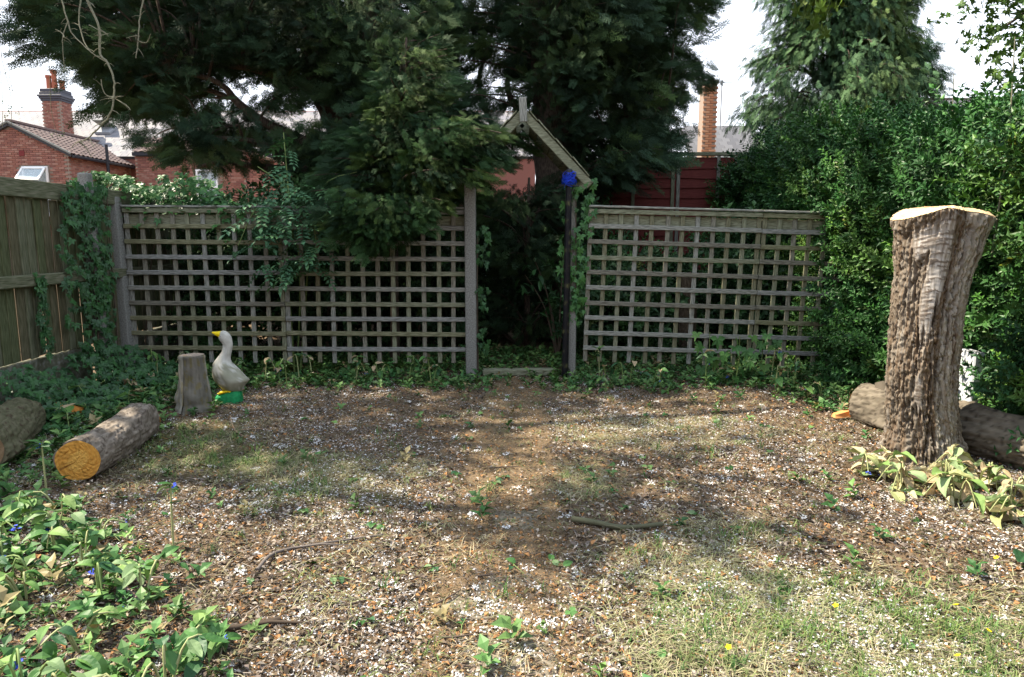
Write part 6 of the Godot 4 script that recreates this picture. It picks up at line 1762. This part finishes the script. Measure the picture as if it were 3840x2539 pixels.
func build_small_things() -> void:
	var s := Shape.new()
	s.box(Vector3.ZERO, Vector3(0.78, 0.07, 0.11), 0.008)
	tag(part(self, "timber_sill", s.mesh(), M.rail_green, Transform3D(Basis(Vector3.UP, 0.03), Vector3(0.08, 0.02, -7.12))), "worn timber board lying across the gateway threshold", "sill")
	var w := Shape.new()
	w.loft([PackedVector3Array([Vector3(-0.1, 0, -0.05), Vector3(0.11, 0, -0.04), Vector3(0.1, 0, 0.05), Vector3(-0.09, 0, 0.05)]), PackedVector3Array([Vector3(-0.1, 0.06, -0.04), Vector3(0.0, 0.045, -0.04), Vector3(0.11, 0.05, 0.02), Vector3(-0.06, 0.1, 0.03)]), PackedVector3Array([Vector3(-0.09, 0.1, -0.01), Vector3(-0.02, 0.07, -0.02), Vector3(0.06, 0.055, 0.0), Vector3(-0.06, 0.11, 0.01)])])
	tag(part(self, "wood_offcut", w.mesh(), mat(0.5, 0.2, 0.04), Transform3D(Basis(Vector3.UP, 0.3), on_ground(-3.5, -5.25, 0.03))), "splintered orange wood offcut among the ivy", "wood")
	var wc := Shape.new()
	wc.loft([PackedVector3Array([Vector3(-0.07, 0, -0.03), Vector3(0.07, 0, -0.03), Vector3(0.06, 0, 0.03), Vector3(-0.07, 0, 0.03)]), PackedVector3Array([Vector3(-0.06, 0.03, -0.02), Vector3(0.07, 0.06, -0.02), Vector3(0.06, 0.05, 0.02), Vector3(-0.06, 0.025, 0.02)])])
	tag(part(self, "wood_offcut", wc.mesh(), mat(0.55, 0.25, 0.09), Transform3D(Basis(Vector3.UP, 0.2), on_ground(2.58, -5.2, 0.02))), "small orange wood wedge lying by the end of the log", "wood")
	# pale rendered wall base glimpsed under the hedge
	var r := Shape.new()
	r.box(Vector3.ZERO, Vector3(0.08, 0.66, 0.2), 0.01)
	tag(part(self, "rendered_wall", r.mesh(), mat(0.5, 0.53, 0.57, 0.8), Transform3D(Basis(Vector3.UP, -0.1), Vector3(3.37, 0.28, -4.92))), "white painted wall stub showing under the hedge", "wall")
	# stump standing behind the trellis
	var o := build_log("upright cut log glimpsed through the trellis", Vector3(2.05, 1.0, -8.05), Vector3(2.1, -0.05, -8.2), 0.09, 0.12, [Color(0.06, 0.045, 0.03), Color(0.14, 0.11, 0.08), Color(0.05, 0.04, 0.03)], Color(0.6, 0.42, 0.25), Color(0.72, 0.55, 0.36), 51)

func _ready() -> void:
	# camera
	var cam := Camera3D.new()
	cam.name = "camera"
	cam.position = Vector3(0, 1.42, 0)
	cam.rotation_degrees = Vector3(-8.32, 0, 0)
	cam.fov = 52.78
	cam.far = 900.0
	cam.near = 0.05
	add_child(cam)
	# sky and exposure
	var env := Environment.new()
	env.background_mode = Environment.BG_SKY
	var sm := ProceduralSkyMaterial.new()
	sm.sky_top_color = lin(0.5, 0.58, 0.7)
	sm.sky_horizon_color = lin(0.72, 0.74, 0.78)
	sm.sky_curve = 0.25
	sm.ground_bottom_color = lin(0.1, 0.09, 0.07)
	sm.ground_horizon_color = lin(0.3, 0.3, 0.3)
	sm.sun_angle_max = 1.0
	env.sky = Sky.new()
	env.sky.sky_material = sm
	env.tonemap_mode = Environment.TONE_MAPPER_LINEAR
	env.tonemap_exposure = 2.75
	env.sdfgi_enabled = true
	env.ssao_enabled = true
	env.ssil_enabled = true
	var we := WorldEnvironment.new()
	we.name = "world"
	we.environment = env
	add_child(we)
	# sun: high, from the left and a little beyond the garden
	var sun := DirectionalLight3D.new()
	sun.name = "sun"
	sun.light_energy = 1.5
	sun.light_color = Color(1.0, 0.95, 0.86)
	sun.light_angular_distance = 0.5
	sun.shadow_enabled = true
	sun.look_at_from_position(Vector3(-0.602, 0.788, -0.128), Vector3.ZERO)
	add_child(sun)

	rng.seed = 20240611
	bump.seed = 3
	bump.frequency = 0.02
	bump.fractal_type = FastNoiseLite.FRACTAL_NONE
	patch.seed = 8
	patch.frequency = 0.02
	make_materials()
	build_ground()
	build_houses()
	build_board_fence()
	# worn stepping slabs sunk in the path
	var slabs := grained(noise_tex(22, 0.03, [0.0, 0.4, 0.6, 1.0], [[0.09, 0.085, 0.05], [0.14, 0.12, 0.085], [0.19, 0.16, 0.12], [0.26, 0.22, 0.17]], 6), Vector3(2.2, 2.2, 2.2), 0.95, 0.3)
	for q in [[0.07, -3.45, 0.19, 0.22], [-0.07, -2.6, 0.2, 0.17], [-0.03, -2.18, 0.2, 0.14]]:
		var ps := Shape.new()
		var rings := []
		for h in [[-0.06, 1.0], [-0.008, 1.0], [-0.003, 0.96]]:
			var ring := PackedVector3Array()
			for j in 28:
				var an := TAU * j / 28
				var sq := pow(pow(absf(cos(an)), 5.0) + pow(absf(sin(an)), 5.0), -0.2) * (1.0 + 0.06 * sin(an * 3.0 + q[1]) + 0.04 * sin(an * 7.0))
				ring.append(Vector3(cos(an) * sq * q[2] * h[1], h[0] + ground_at(q[0], q[1]) + 0.004, sin(an) * sq * q[3] * h[1]))
			rings.append(ring)
		ps.loft(rings)
		var sl := part(self, "paving_slab", ps.mesh(), slabs, Transform3D(Basis(Vector3.UP, 0.06 * sin(q[1] * 9.0)), Vector3(q[0], 0, q[1])))
		sl.set_meta("kind", "structure")
	build_trellis("trellis_fence", "weathered square trellis between the fence corner and the gatepost", -3.955, [10, 12], -0.006, 1.745)
	build_trellis("trellis_fence", "weathered square trellis between the black pole and the hedge", 0.76, [11, 8], -0.028, 1.745)
	concrete_post("grey concrete post at the fence corner beside the trellis", Vector3(-4.02, 0, -7.04), 1.84, 0.115, 0.012)
	concrete_post("grey concrete gatepost at the trellis end", Vector3(-0.425, 0, -7.04), 1.96, 0.115, 0.0)
	concrete_post("short concrete stub post behind the black pole", Vector3(0.62, 0, -7.1), 0.72, 0.1, 0.0)
	build_gate_arch()
	build_pole()
	build_red_fence()
	build_cypresses()
	build_lawson()
	build_hedge()
	build_shade_tree()
	build_birch()
	build_sycamore()
	build_tall_stump()
	var brown := [Color(0.1, 0.08, 0.06), Color(0.26, 0.22, 0.18), Color(0.06, 0.045, 0.035)]
	build_log("thick cut log with a fresh orange sawn face", Vector3(-2.56, 0.125, -3.88), Vector3(-2.67, 0.125, -4.76), 0.128, 0.135, brown, Color(0.5, 0.22, 0.035), Color(0.66, 0.38, 0.09), 3)
	build_log("mossy dark log lying next to the fresh cut one", Vector3(-3.25, 0.14, -3.98), Vector3(-3.55, 0.14, -4.8), 0.155, 0.15, [Color(0.07, 0.07, 0.035), Color(0.14, 0.13, 0.08), Color(0.05, 0.03, 0.02)], Color(0.2, 0.13, 0.07), Color(0.28, 0.2, 0.12), 6)
	var lr := build_log("dark rough log lying behind the tall stump", Vector3(2.74, 0.15, -5.2), Vector3(3.42, 0.15, -3.72), 0.155, 0.165, [Color(0.09, 0.075, 0.055), Color(0.2, 0.17, 0.13), Color(0.05, 0.04, 0.03)], Color(0.55, 0.3, 0.1), Color(0.68, 0.42, 0.17), 12)
	var stub := Shape.new()
	stub.tube([Vector3(0.0, 0.06, -0.2), Vector3(-0.02, 0.19, -0.14)], [0.07, 0.055], 14, Color(0.12, 0.1, 0.075), 0.05)
	part(lr, "branch_stub", stub.mesh(), M.tinted)
	build_small_stump()
	build_goose()
	build_ivies()
	build_shrubs()
	build_small_things()
	build_plants()
	build_sticks()
	build_litter()
